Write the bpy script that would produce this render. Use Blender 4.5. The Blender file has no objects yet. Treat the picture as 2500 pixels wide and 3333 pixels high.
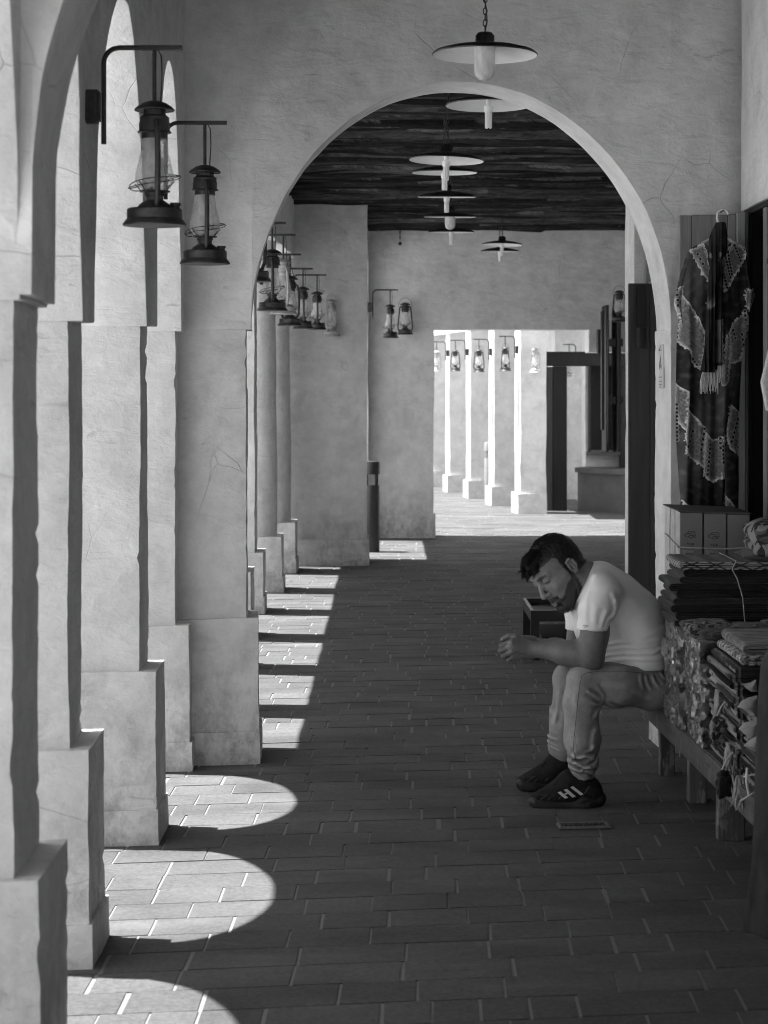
EXPO = 1.78
import bpy, bmesh, math, random
import numpy as np
from mathutils import Vector, Matrix, noise
random.seed(7)
S = bpy.context.scene
C = S.collection
FPX, EYE = 6500.0, 1.65

def W(px, py, d):
    """point seen at photo pixel (px, py) standing d metres down the walk"""
    return Vector(((px-1250)*d/FPX, d, EYE+(1250-py)*d/FPX))

# ------------------------------------------------------------------ objects
def tagit(o, label=None, cat=None, group=None, kind=None):
    if label: o['label'] = label
    if cat: o['category'] = cat
    if group: o['group'] = group
    if kind: o['kind'] = kind
    return o

def thing(name, label, cat, loc=(0, 0, 0), rz=0, group=None):
    o = bpy.data.objects.new(name, None)
    o.empty_display_size = .1
    C.objects.link(o); o.location = loc; o.rotation_euler = (0, 0, rz)
    return tagit(o, label, cat, group)

def link_mesh(name, me, mat, parent=None, smooth=False):
    o = bpy.data.objects.new(name, me); C.objects.link(o)
    if mat is not None:
        me.materials.append(mat)
    if smooth:
        me.polygons.foreach_set('use_smooth', [True]*len(me.polygons))
    if parent is not None:
        o.parent = parent
    return o

def obj(name, bm, mat, parent=None, smooth=False):
    me = bpy.data.meshes.new(name)
    bm.to_mesh(me); bm.free()
    return link_mesh(name, me, mat, parent, smooth)

def struct(o, kind='structure'):
    o['kind'] = kind
    return o

def auto_smooth(o, deg=40):
    me = o.data
    me.polygons.foreach_set('use_smooth', [True]*len(me.polygons))
    me.set_sharp_from_angle(angle=math.radians(deg))
    return o

def dup(root, loc, rz=None, label=None, scale=None):
    r = root.copy(); C.objects.link(r); r.location = loc
    if rz is not None: r.rotation_euler = (0, 0, rz)
    if label: r['label'] = label
    if scale: r.scale = (scale,)*3
    for ch in list(root.children):
        c = ch.copy(); C.objects.link(c); c.parent = r
        for g in ch.children:
            d = g.copy(); C.objects.link(d); d.parent = c
    return r

# ------------------------------------------------------------------ bmesh shapes
def bx(bm, x0, x1, y0, y1, z0, z1, cuts=None):
    vs = [bm.verts.new((x, y, z)) for x in (x0, x1) for y in (y0, y1) for z in (z0, z1)]
    f = [(0, 1, 3, 2), (4, 6, 7, 5), (0, 4, 5, 1), (2, 3, 7, 6), (0, 2, 6, 4), (1, 5, 7, 3)]
    for q in f: bm.faces.new([vs[i] for i in q])
    return vs

def xbox(bm, c, s, R=None):
    M = Matrix.Translation(c) @ (R.to_4x4() if R is not None else Matrix.Identity(4))
    h = Vector(s)/2
    vs = [bm.verts.new(M @ Vector((x*h.x, y*h.y, z*h.z))) for x in (-1, 1) for y in (-1, 1) for z in (-1, 1)]
    for q in [(0, 1, 3, 2), (4, 6, 7, 5), (0, 4, 5, 1), (2, 3, 7, 6), (0, 2, 6, 4), (1, 5, 7, 3)]:
        bm.faces.new([vs[i] for i in q])
    return vs

def tube(bm, pts, r, n=8, closed=False, r2=None):
    pts = [Vector(p) for p in pts]
    N = len(pts); rings = []
    up = Vector((0, 0, 1)); prev = None
    for i, p in enumerate(pts):
        if closed: t = pts[(i+1) % N]-pts[i-1]
        else: t = pts[min(i+1, N-1)]-pts[max(i-1, 0)]
        if t.length < 1e-9: t = Vector((0, 0, 1))
        t.normalize()
        if prev is None:
            a = t.cross(up)
            if a.length < 1e-3: a = t.cross(Vector((1, 0, 0)))
        else:
            a = prev-t*prev.dot(t)
            if a.length < 1e-6: a = t.orthogonal()
        a.normalize(); prev = a; b = t.cross(a)
        rr = r if not isinstance(r, (list, tuple)) else r[i]
        rb = rr if r2 is None else r2
        rings.append([bm.verts.new(p+a*math.cos(2*math.pi*k/n)*rr+b*math.sin(2*math.pi*k/n)*rb) for k in range(n)])
    M = N if closed else N-1
    for i in range(M):
        A, B = rings[i], rings[(i+1) % N]
        for k in range(n):
            bm.faces.new((A[k], A[(k+1) % n], B[(k+1) % n], B[k]))
    if not closed:
        bm.faces.new(rings[0][::-1]); bm.faces.new(rings[-1])

def lathe(bm, prof, n=28, c=(0, 0, 0), cap=True, wob=0.0):
    c = Vector(c); rings = []
    for r, z in prof:
        rings.append([bm.verts.new(c+Vector((r*(1+wob*math.sin(3*2*math.pi*k/n+1))*math.cos(2*math.pi*k/n), r*math.sin(2*math.pi*k/n), z))) for k in range(n)])
    for A, B in zip(rings, rings[1:]):
        for k in range(n):
            bm.faces.new((A[k], A[(k+1) % n], B[(k+1) % n], B[k]))
    if cap:
        if prof[0][0] > 1e-4: bm.faces.new(rings[0][::-1])
        if prof[-1][0] > 1e-4: bm.faces.new(rings[-1])

def prism(bm, poly, y0, y1):
    a = [bm.verts.new((x, y0, z)) for x, z in poly]; b = [bm.verts.new((x, y1, z)) for x, z in poly]
    bm.faces.new(a); bm.faces.new(b[::-1])
    n = len(poly)
    for i in range(n): bm.faces.new((a[i], b[i], b[(i+1) % n], a[(i+1) % n]))

def wobble(bm, amp=.006, sc=2.2, seed=0.0, fine=.0015):
    off = Vector((seed*3.1, seed*7.7, seed*1.3))
    for v in bm.verts:
        n = noise.noise_vector(v.co*sc+off)*amp + noise.noise_vector(v.co*sc*4.3+off)*amp*.35
        if fine: n += noise.noise_vector(v.co*33+off)*fine
        v.co += n

def rough_box(x0, x1, y0, y1, z0, z1, step=.09, bev=.014, amp=.006, seed=0., skew=0.0, skx=None, lean=0.0, batter=0.0):
    """hand-plastered block: grid box with soft uneven edges"""
    bm = bmesh.new()
    xs = np.linspace(x0, x1, max(2, int(round((x1-x0)/step))+1)); ys = np.linspace(y0, y1, max(2, int(round((y1-y0)/step))+1))
    zs = np.linspace(z0, z1, max(2, int(round((z1-z0)/(step if step > .075 or amp <= .005 else .024)))+1))
    nx, ny, nz = len(xs), len(ys), len(zs); V = {}
    def gv(i, j, k):
        key = (i, j, k)
        if key not in V: V[key] = bm.verts.new((xs[i], ys[j], zs[k]))
        return V[key]
    for i in range(nx-1):
        for j in range(ny-1):
            bm.faces.new((gv(i, j, 0), gv(i, j+1, 0), gv(i+1, j+1, 0), gv(i+1, j, 0)))
            bm.faces.new((gv(i, j, nz-1), gv(i+1, j, nz-1), gv(i+1, j+1, nz-1), gv(i, j+1, nz-1)))
    for i in range(nx-1):
        for k in range(nz-1):
            bm.faces.new((gv(i, 0, k), gv(i+1, 0, k), gv(i+1, 0, k+1), gv(i, 0, k+1)))
            bm.faces.new((gv(i, ny-1, k), gv(i, ny-1, k+1), gv(i+1, ny-1, k+1), gv(i+1, ny-1, k)))
    for j in range(ny-1):
        for k in range(nz-1):
            bm.faces.new((gv(0, j, k), gv(0, j, k+1), gv(0, j+1, k+1), gv(0, j+1, k)))
            bm.faces.new((gv(nx-1, j, k), gv(nx-1, j+1, k), gv(nx-1, j+1, k+1), gv(nx-1, j, k+1)))
    if bev:
        es = [e for e in bm.edges if len(e.link_faces) == 2 and e.calc_face_angle(0) > .8]
        bmesh.ops.bevel(bm, geom=es, offset=bev, segments=3, profile=.6, affect='EDGES')
    cx = skx if skx is not None else x1
    if amp > .005:      # knocked and crumbled arrises
        cen = Vector(((x0+x1)/2, (y0+y1)/2, (z0+z1)/2)); w = bev*1.6
        for v in bm.verts:
            c = v.co; n_ = (min(c.x-x0, x1-c.x) < w)+(min(c.y-y0, y1-c.y) < w)+(min(c.z-z0, z1-c.z) < w)
            if n_ >= 2:
                q = .55*noise.noise(Vector((c.x*5+seed, c.y*5, c.z*4)))+noise.noise(Vector((c.x*24, c.y*24, c.z*24+seed)))
                if q > .42: v.co += Vector((cen.x-c.x, cen.y-c.y, 0)).normalized()*min(.008, (q-.42)*.03)
    for v in bm.verts:
        x, y = v.co.x, v.co.y
        if batter:
            t = (v.co.z-z0)/(z1-z0); xm = (x0+x1)/2; ym = (y0+y1)/2
            v.co.x = xm+(x-xm)*(1+batter*(1-t)); v.co.y = ym+(y-ym)*(1+batter*(1-t)*.6); x, y = v.co.x, v.co.y
        v.co.y = y+skew*(x-cx); v.co.x = x-lean*(y-y0)
    wobble(bm, amp, seed=seed)
    bmesh.ops.recalc_face_normals(bm, faces=bm.faces)
    return bm

def arch_panel(u0, u1, low, top, w0, w1, nu=60, nv=8, along='y', skew=0., skx=0., lean=0., amp=.006, seed=0., bev=.014, us=None):
    """wall above the springing: lower outline low(u), thickness w0..w1"""
    bm = bmesh.new()
    us = us if us is not None else np.linspace(u0, u1, nu)
    n = len(us)
    def P(u, w, v): return (w, u, v) if along == 'y' else (u, w, v)
    A = [[bm.verts.new(P(u, w0, low(u)+(top-low(u))*t/nv)) for t in range(nv+1)] for u in us]
    B = [[bm.verts.new(P(u, w1, low(u)+(top-low(u))*t/nv)) for t in range(nv+1)] for u in us]
    for i in range(n-1):
        for k in range(nv):
            bm.faces.new((A[i][k], A[i+1][k], A[i+1][k+1], A[i][k+1]))
            bm.faces.new((B[i][k], B[i][k+1], B[i+1][k+1], B[i+1][k]))
        bm.faces.new((A[i][0], B[i][0], B[i+1][0], A[i+1][0]))
        bm.faces.new((A[i][nv], A[i+1][nv], B[i+1][nv], B[i][nv]))
    for I in (0, n-1):
        for k in range(nv):
            bm.faces.new((A[I][k], A[I][k+1], B[I][k+1], B[I][k]))
    bmesh.ops.recalc_face_normals(bm, faces=bm.faces)
    if bev:
        es = [e for e in bm.edges if len(e.link_faces) == 2 and e.calc_face_angle(0) > .9]
        bmesh.ops.bevel(bm, geom=es, offset=bev, segments=2, profile=.6, affect='EDGES', clamp_overlap=True)
    for v in bm.verts:
        x, y = v.co.x, v.co.y
        v.co.y = y+skew*(x-skx); v.co.x = x-lean*(y-w0) if along == 'x' else x
    wobble(bm, amp, seed=seed)
    bmesh.ops.recalc_face_normals(bm, faces=bm.faces)
    return bm

# ------------------------------------------------------------------ materials (all neutral greys: the photograph is black and white)
def g4(v): return (v, v, v, 1)
class NT:
    def __init__(s, name, rough=.8, spec=.3):
        s.m = bpy.data.materials.new(name); s.m.use_nodes = True
        s.t = s.m.node_tree; s.n = s.t.nodes; s.b = s.n['Principled BSDF']
        s.b.inputs['Roughness'].default_value = rough
        s.b.inputs['Specular IOR Level'].default_value = spec
        s.co = None
    def l(s, a, b): s.t.links.new(a, b)
    def pos(s, obj=False):
        if obj:
            return s.n.new('ShaderNodeTexCoord').outputs['Object']
        return s.n.new('ShaderNodeNewGeometry').outputs['Position']
    def map(s, co, sc=(1, 1, 1), rot=(0, 0, 0)):
        m = s.n.new('ShaderNodeMapping'); m.inputs['Scale'].default_value = sc; m.inputs['Rotation'].default_value = rot
        s.l(co, m.inputs['Vector']); return m.outputs['Vector']
    def noise(s, co, sc, det=4, rough=.6, dist=0.):
        n = s.n.new('ShaderNodeTexNoise'); n.inputs['Scale'].default_value = sc; n.inputs['Detail'].default_value = det
        n.inputs['Roughness'].default_value = rough; n.inputs['Distortion'].default_value = dist
        s.l(co, n.inputs['Vector']); return n.outputs['Fac']
    def voro(s, co, sc, feat='DISTANCE_TO_EDGE', rnd=1.):
        n = s.n.new('ShaderNodeTexVoronoi'); n.feature = feat; n.inputs['Scale'].default_value = sc; n.inputs['Randomness'].default_value = rnd
        s.l(co, n.inputs['Vector']); return n.outputs['Distance']
    def ramp(s, f, stops):
        r = s.n.new('ShaderNodeValToRGB'); e = r.color_ramp.elements
        while len(e) < len(stops): e.new(.5)
        for k, (p, v) in enumerate(stops): e[k].position = p; e[k].color = g4(v)
        s.l(f, r.inputs['Fac']); return r.outputs['Color']
    def math(s, op, a, b=None, c=None):
        m = s.n.new('ShaderNodeMath'); m.operation = op
        for i, x in enumerate((a, b, c)):
            if x is None: continue
            if isinstance(x, (int, float)): m.inputs[i].default_value = x
            else: s.l(x, m.inputs[i])
        return m.outputs[0]
    def mix(s, f, a, b, mode='MIX'):
        m = s.n.new('ShaderNodeMix'); m.data_type = 'RGBA'; m.blend_type = mode
        for idx, x in ((0, f), (6, a), (7, b)):
            if isinstance(x, (int, float)): m.inputs[idx].default_value = x if idx == 0 else g4(x)
            else: s.l(x, m.inputs[idx])
        return m.outputs[2]
    def col(s, c):
        if isinstance(c, (int, float)): s.b.inputs['Base Color'].default_value = g4(c)
        else: s.l(c, s.b.inputs['Base Color'])
    def bump(s, h, st=.3, d=.01, prev=None):
        b = s.n.new('ShaderNodeBump'); b.inputs['Strength'].default_value = st; b.inputs['Distance'].default_value = d
        s.l(h, b.inputs['Height'])
        if prev is not None: s.l(prev, b.inputs['Normal'])
        s.l(b.outputs['Normal'], s.b.inputs['Normal']); return b.outputs['Normal']
    def attr(s, name):
        a = s.n.new('ShaderNodeAttribute'); a.attribute_name = name; return a.outputs['Color']

def mat_plaster(name, base=.62, dirt=.35, crack=True, scratch=.5):
    m = NT(name, .92, .12)
    p = m.pos()
    big = m.noise(p, 1.1, 5, .6); mid = m.noise(p, 7, 6, .7); fine = m.noise(p, 70, 3, .7)
    c = m.mix(.5, m.ramp(big, [(.3, base*.74), (.7, base*1.08)]), m.ramp(mid, [(.3, base*.66), (.65, base*1.08)]))
    # trowel scars: broken, almost level dark scratches
    hp = m.map(p, (2.2, 2.2, 7), (0, .18, .1))
    sc = m.noise(hp, 2.3, 8, .72, 1.2); msk = m.noise(p, 1.7, 3, .5)
    spz = m.n.new('ShaderNodeSeparateXYZ'); m.l(p, spz.inputs[0])
    band = m.ramp(m.math('MULTIPLY', spz.outputs[2], .25), [(.36, 0), (.43, .10), (.50, .09), (.56, 0)])
    msk = m.math('ADD', msk, band)
    s1 = m.math('MULTIPLY', m.ramp(sc, [(.60, 0), (.72, 1)]), m.ramp(msk, [(.50, 0), (.64, 1)]))
    blot = m.math('MULTIPLY', m.ramp(m.noise(p, 3.4, 7, .75, .4), [(.50, 0), (.70, 1)]), .36)
    c = m.mix(blot, c, base*.45)
    c = m.mix(m.math('MULTIPLY', s1, scratch*.8), c, base*.46)
    # rising damp near the pavement
    sep = m.n.new('ShaderNodeSeparateXYZ'); m.l(p, sep.inputs[0])
    low = m.math('MULTIPLY', m.ramp(m.math('ADD', sep.outputs[2], m.math('MULTIPLY', mid, .35)), [(.22, 1), (.80, 0)]), m.ramp(m.noise(m.map(p, (1, 1, .6)), 7, 8, .78), [(.44, 0), (.60, 1)]))
    c = m.mix(m.math('MULTIPLY', low, dirt), c, base*.35)
    h = m.math('ADD', m.math('MULTIPLY', mid, .8), m.math('MULTIPLY', fine, .12))
    h = m.math('SUBTRACT', h, m.math('MULTIPLY', s1, .5)); h = m.math('ADD', h, m.math('MULTIPLY', m.noise(m.map(p, (1, 1, 2.6)), 5, 4, .55, .6), 1.1))
    if crack:
        wv = m.mix(.16, p, m.n.new('ShaderNodeTexNoise').outputs['Color'], 'ADD')
        nz = wv.node.inputs[7].links[0].from_node; nz.inputs['Scale'].default_value = 3; m.l(p, nz.inputs['Vector'])
        ck = m.ramp(m.voro(wv, 2.6), [(.0, 1), (.007, 0)])
        ck = m.math('MULTIPLY', ck, m.ramp(m.noise(p, 1.3, 2, .5), [(.54, 0), (.62, 1)]))
        c = m.mix(m.math('MULTIPLY', ck, .4), c, base*.5)
        h = m.math('SUBTRACT', h, m.math('MULTIPLY', ck, .25))
    m.col(c); m.bump(h, .5, .02)
    return m.m

def mat_plain(name, v, rough=.6, spec=.4, metal=0., nz=.15, sc=30, bump=.1, trans=0.):
    m = NT(name, rough, spec); p = m.pos(True)
    f = m.noise(p, sc, 5, .65)
    m.col(m.ramp(f, [(.25, v*(1-nz)), (.75, v*(1+nz))]))
    m.b.inputs['Metallic'].default_value = metal
    if bump: m.bump(f, bump, .003)
    if trans: m.b.inputs['Transmission Weight'].default_value = trans
    return m.m

def mat_wood(name, v=.2, dark=.5, axis='z', sc=1., rough=.75, worn=0.):
    m = NT(name, rough, .25); p = m.pos(True)
    s = {'z': (22, 22, 1.2), 'y': (22, 1.2, 22), 'x': (1.2, 22, 22)}[axis]
    q = m.map(p, tuple(k*sc for k in s))
    f = m.noise(q, 1.6, 7, .65, .8); g = m.noise(m.map(p, tuple(k*sc*.35 for k in s)), 1.5, 3, .5, 2.)
    c = m.mix(.45, m.ramp(f, [(.3, v*dark), (.7, v*1.2)]), m.ramp(g, [(.35, v*.7), (.65, v*1.15)]))
    if worn:
        w = m.ramp(m.noise(m.map(p, (9, 9, 3)), 2.2, 6, .7), [(.52, 0), (.6, 1)])
        c = m.mix(m.math('MULTIPLY', w, worn), c, v*2.2)
    m.col(c); m.bump(f, .5, .004)
    return m.m

M = {}
M['plaster'] = mat_plaster('plaster_pier', .78, .75, True, .6)
M['plaster_wall'] = mat_plaster('plaster_wall', .74, .8, True, .9)
M['plaster_smooth'] = mat_plaster('plaster_far', .70, .3, False, .25)
M['iron'] = mat_plain('black_iron', .035, .55, .4, .0, .5, 60, .3)
M['tin'] = mat_plain('lantern_tin', .045, .5, .45, .3, .6, 40, .3)
M['tin_pale'] = mat_plain('pale_tin', .42, .5, .4, .2, .25, 30, .2)
M['enamel_white'] = mat_plain('white_enamel', .78, .35, .5, 0, .05, 20, 0)
M['enamel_dark'] = mat_plain('dark_enamel', .03, .35, .5, 0, .3, 25, .05)
M['bulb_white'] = mat_plain('bulb_tube', .82, .3, .5, 0, .03, 20, 0)
def mat_glass(name, v, rough, trans, alpha):
    m = NT(name, rough, .5); p = m.pos(True)
    f = m.noise(m.map(p, (14, 14, 5)), 2.2, 5, .6)
    m.col(m.ramp(f, [(.3, v*.8), (.7, v)]))
    m.b.inputs['Transmission Weight'].default_value = trans
    m.b.inputs['IOR'].default_value = 1.2
    m.l(m.ramp(f, [(.3, alpha*.7), (.75, min(1, alpha*1.5))]), m.b.inputs['Alpha'])
    return m.m
M['glass'] = mat_glass('dusty_glass', .75, .2, .0, .38)
M['glass_frost'] = mat_glass('frosted_dome', .8, .45, .3, .85)
M['wood_dark'] = mat_wood('dark_door_wood', .05, .55)
M['wood_board'] = mat_wood('weathered_board', .28, .35)
M['wood_bench'] = mat_wood('bench_wood', .10, .35, 'y', 1., .8, .35)
M['wood_leg'] = mat_wood('bench_leg_wood', .11, .35, 'z', 1., .8, .9)
M['wood_black'] = mat_wood('black_wood', .018, .6)
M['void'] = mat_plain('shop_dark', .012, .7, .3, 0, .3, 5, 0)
# =================================================================== THE SETTING
SK = .135            # the cross walls and the paving rows run slightly askew to the walk
# ---- paving: one bed of mortar with single stones proud of it
def mat_stone():
    m = NT('paving_stone', .72, .3); p = m.pos()
    a = m.attr('tone')
    f = m.noise(p, 55, 6, .8); g = m.noise(p, 2.6, 5, .6); k = m.noise(p, 260, 2, .6)
    c = m.mix(1., m.ramp(a, [(0, .080), (1, .102)]), m.ramp(f, [(.3, .60), (.7, 1.32)]), 'MULTIPLY')
    c = m.mix(1., c, m.ramp(m.noise(m.map(p, (1, 2.2, 1)), 1.5, 6, .65, .4), [(.3, .70), (.72, 1.32)]), 'MULTIPLY')  # broad tone drift in the stone colour, standing in for soft reflected sunlight
    c = m.mix(m.ramp(k, [(.62, 0), (.72, .3)]), c, .3)
    st = m.math('MULTIPLY', m.ramp(m.noise(p, 3.1, 6, .7, .6), [(.62, 0), (.7, 1)]), .25)
    c = m.mix(st, c, .05)
    light_spots = m.ramp(m.noise(m.map(p, (1.1, 3.2, 1)), 1.15, 4, .5, .3), [(.60, 0), (.74, .55)])  # soft pale blotches in the colour, painting dappled light spots
    c = m.mix(light_spots, c, .17)
    m.col(c); m.l(m.ramp(g, [(.3, .62), (.7, .85)]), m.b.inputs['Roughness'])
    m.bump(m.math('ADD', m.math('ADD', f, m.math('MULTIPLY', k, .5)), m.noise(p, 14, 3, .6)), .6, .006)
    return m.m
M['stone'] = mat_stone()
def mat_mortar():
    m = NT('mortar', .95, .1); p = m.pos(); f = m.noise(p, 90, 4, .7)
    m.col(m.ramp(f, [(.3, .19), (.7, .25)])); m.bump(f, .5, .004); return m.m
M['mortar'] = mat_mortar()

def build_paving():
    rnd = random.Random(11)
    bm = bmesh.new(); tone = []
    y = -3.0; row = 0
    while y < 36:
        dep = .186+rnd.uniform(-.004, .004)
        x = -1.62-rnd.uniform(0, .3); xmax = 3.2
        far = y > 22.5
        if far: x = -3.0-rnd.uniform(0, .3); xmax = 4.2
        while x < xmax:
            L = rnd.choice((.17, .21, .24, .24, .27, .31, .36, .13))*(1.0 if not far else 2.0)
            gx = .010 if rnd.random() < .6 else .006
            if rnd.random() < .15: gx = .017
            gy = .0036+rnd.random()*.0028
            z = .0035+rnd.uniform(-.0012, .0012)
            th = rnd.uniform(-.003, .003)
            q = []
            for (a, b) in ((x+gx/2, y+gy/2), (x+L-gx/2, y+gy/2), (x+L-gx/2, y+dep-gy/2), (x+gx/2, y+dep-gy/2)):
                xx = a+.02*(b-y)+rnd.uniform(-.0015, .0015)
                q.append((xx, b+SK*(xx-.4)+th*(a-x)+rnd.uniform(-.0012, .0012)+.003*math.sin(xx*5+row), z))
            vt = [bm.verts.new(v) for v in q]; vb = [bm.verts.new((v[0], v[1], -.012)) for v in q]
            f = bm.faces.new(vt); t = rnd.random(); tone.append(t)
            for i in range(4):
                bm.faces.new((vb[i], vb[(i+1) % 4], vt[(i+1) % 4], vt[i])); tone.append(t)
            x += L
        y += dep; row += 1
    me = bpy.data.meshes.new('paving'); bm.to_mesh(me); bm.free()
    at = me.attributes.new('tone', 'FLOAT', 'FACE'); at.data.foreach_set('value', tone)
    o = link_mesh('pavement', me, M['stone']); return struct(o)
build_paving()
bm = bmesh.new(); bx(bm, -3.4, 4.6, -3.4, 37, -.05, 0.0); struct(obj('mortar_bed', bm, M['mortar']))
def mat_ground():
    m = NT('sandy_ground', .95, .1); p = m.pos(); f = m.noise(p, 1.2, 6, .6)
    m.col(m.ramp(f, [(.3, .64), (.7, .76)])); m.bump(m.noise(p, 30, 4, .6), .4, .01); return m.m
M['ground'] = mat_ground()
bm = bmesh.new(); vs = [bm.verts.new(v) for v in ((-300, -300, -.06), (300, -300, -.06), (300, 300, -.06), (-300, 300, -.06))]; bm.faces.new(vs)
struct(obj('ground', bm, M['ground']))
# street outside the arcade, just below the walk
bm = bmesh.new(); bx(bm, -11.9, -1.66, -16, 45, -.055, -.004)
struct(obj('street', bm, M['ground']))

# ---- arcade along the left of the walk
SPR = 1.87
XO = -1.31
def arcade(name, label, piers, xin, shaft_in, top, openings, lintel=None, plinth=.62, skirt=.125, y_end=None, round_from=99, seed=0, group=None):
    """piers: list of (y0, depth).  openings: arch rise, or None with lintel height"""
    t = thing(name, label, 'arcade wall', (0, piers[0][0], 0), group=group)
    oy = piers[0][0]
    def put(n, bm, par=None, smooth=True):
        for v in bm.verts: v.co.y -= oy
        o = obj(n, bm, M['plaster'], par or t); return auto_smooth(o, 50)
    spr = SPR if lintel is None else lintel
    for i, (y, dpt, xi) in enumerate(piers):
        if i >= round_from:
            bm = bmesh.new()
            lathe(bm, [(dpt*.53, plinth-.01), (dpt*.53, .9), (dpt*.51, 1.5), (dpt*.5, spr+.002)], 26, (xi-.045-dpt*.52, y+dpt*.5, 0), wob=.012)
            for _ in range(1):
                bmesh.ops.subdivide_edges(bm, edges=[e for e in bm.edges if abs(e.verts[0].co.z-e.verts[1].co.z) > .1], cuts=8)
            wobble(bm, .006, seed=i+seed)
            p = put('pier', bm)
            bm2 = rough_box(XO-.0, xi-.30, y+.02, y+dpt-.02, plinth, spr, .12, .012, .006, i+seed, SK, xi)
            put('pier', bm2)
        else:
            p = put('pier', rough_box(XO+.03, xi-.055, y+.03, y+dpt-.03, plinth-.005, (spr if lintel is not None else 1.835+.012*min(3, max(0, i-4)))+.01, .06, .013, .007, i+seed+1, SK, xi))
        put('plinth', rough_box(XO-.04, xi+.004, y, y+dpt, skirt-.006, plinth, .06, .018, .0065, i+seed+2, SK, xi, 0, .012), p)
        put('skirting', rough_box(XO-.06, xi+.016, y-.012, y+dpt+.012, -.03, skirt, .06, .014, .006, i+seed+3, SK, xi, 0, .01), p)
    # wall above
    ys = []
    yb = piers[0][0]-(.35 if y_end is None else y_end[0]); ye = piers[-1][0]+piers[-1][1]+(.35 if y_end is None else y_end[1])
    def spr_at(u): return spr if lintel is not None else float(np.interp(u, [4.3, 5.8, 7.3, 8.7], [1.825, 1.828, 1.862, 1.875]))
    def low(u):
        spr = spr_at(u)
        for a, b in zip(piers, piers[1:]):
            s, e = a[0]+a[1], b[0]
            s += .012; e -= .012
            if s < u < e and openings is not None:
                c, h = (s+e)/2, (e-s)/2
                return spr+openings*math.sqrt(max(0, 1-((u-c)/h)**2))
        return spr
    us = [yb]
    for a in piers: us += [a[0]-.0, a[0]+a[1]*.5, a[0]+a[1]]
    for a, b in zip(piers, piers[1:]):
        s, e = a[0]+a[1]+.012, b[0]-.012
        c, h = (s+e)/2, (e-s)/2
        us += [c-h*math.cos(math.pi*k/22) for k in range(1, 22)] + [s, e]
    us.append(ye); us = sorted(set(round(u, 4) for u in us if yb <= u <= ye))
    if openings is None: us = list(np.linspace(yb, ye, int((ye-yb)/.15)+2))
    xw = sum(p[2] for p in piers)/len(piers)-.028
    def xin_at(u):
        return float(np.interp(u, [p[0]+p[1]/2 for p in piers], [p[2]-.026 for p in piers]))
    bm = arch_panel(yb, ye, low, top, XO-.01, xw, nv=8, along='y', us=us, seed=seed, amp=.008, bev=.016)
    for v in bm.verts:
        if v.co.x > (xw+XO)/2: v.co.x += xin_at(v.co.y)-xw
    put('arch_wall', bm)
    return t
arcade('arcade_wall', 'near plastered arcade of tall pointed-round arches casting curved sun patches',
       [(-1.85, .35, -.74), (-.35, .35, -.74), (1.15, .35, -.74), (2.65, .35, -.74), (4.15, .38, -.722), (5.63, .32, -.838), (7.145, .30, -.822), (8.50, .30, -.835)],
       -.83, -.89, 3.45, 1.07, y_end=(.3, 0.12), seed=1)
# the small wall continuing through the cross wall to the next bays
arcade('arcade_wall', 'second run of square and round columns beyond the large cross arch',
       [(9.03, .10, -.84), (9.96, .38, -.85), (11.4, .40, -.86), (12.84, .40, -.865), (14.3, .38, -.875), (15.78, .40, -.815), (17.35, .50, -.78)],
       -.83, -.89, 3.38, None, lintel=2.79, plinth=.44, y_end=(.02, .3), round_from=5, seed=20)

# ---- the big cross wall with the round arch
def near_cross_wall():
    y0 = 4.13; th = .40
    t = thing('cross_wall', 'nearest plastered cross arch sweeping up over the top left corner', 'arch wall', (.35, y0, 0))
    cx, a, b = .356, 1.083, 1.13
    def low(u):
        return 2.06+b*math.sqrt(max(0, 1-((u-cx)/a)**2)) if abs(u-cx) < a else 1.832
    us = list(np.linspace(-1.34, cx-a-.001, 8))+[cx-a*math.cos(math.pi*k/64) for k in range(0, 65)]+list(np.linspace(cx+a+.001, 2.1, 8))
    us[8] += .0006; us[-9] -= .0006
    us = sorted(set(round(u, 5) for u in us))
    bm = arch_panel(0, 0, low, 3.46, y0, y0+th, nv=10, along='x', us=us, skew=.05, skx=-.73, lean=.045, seed=13, amp=.008, bev=.013)
    for v in bm.verts: v.co -= Vector((.35, y0, 0))
    auto_smooth(obj('arch_wall', bm, M['plaster'], t), 50)
    bm = rough_box(cx+a+.03, 2.1, y0+.01, y0+th-.01, -.03, 1.84, .12, .014, .006, 14, .05, -.73)
    for v in bm.verts: v.co -= Vector((.35, y0, 0))
    auto_smooth(obj('jamb', bm, M['plaster'], t), 50)
near_cross_wall()
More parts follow.
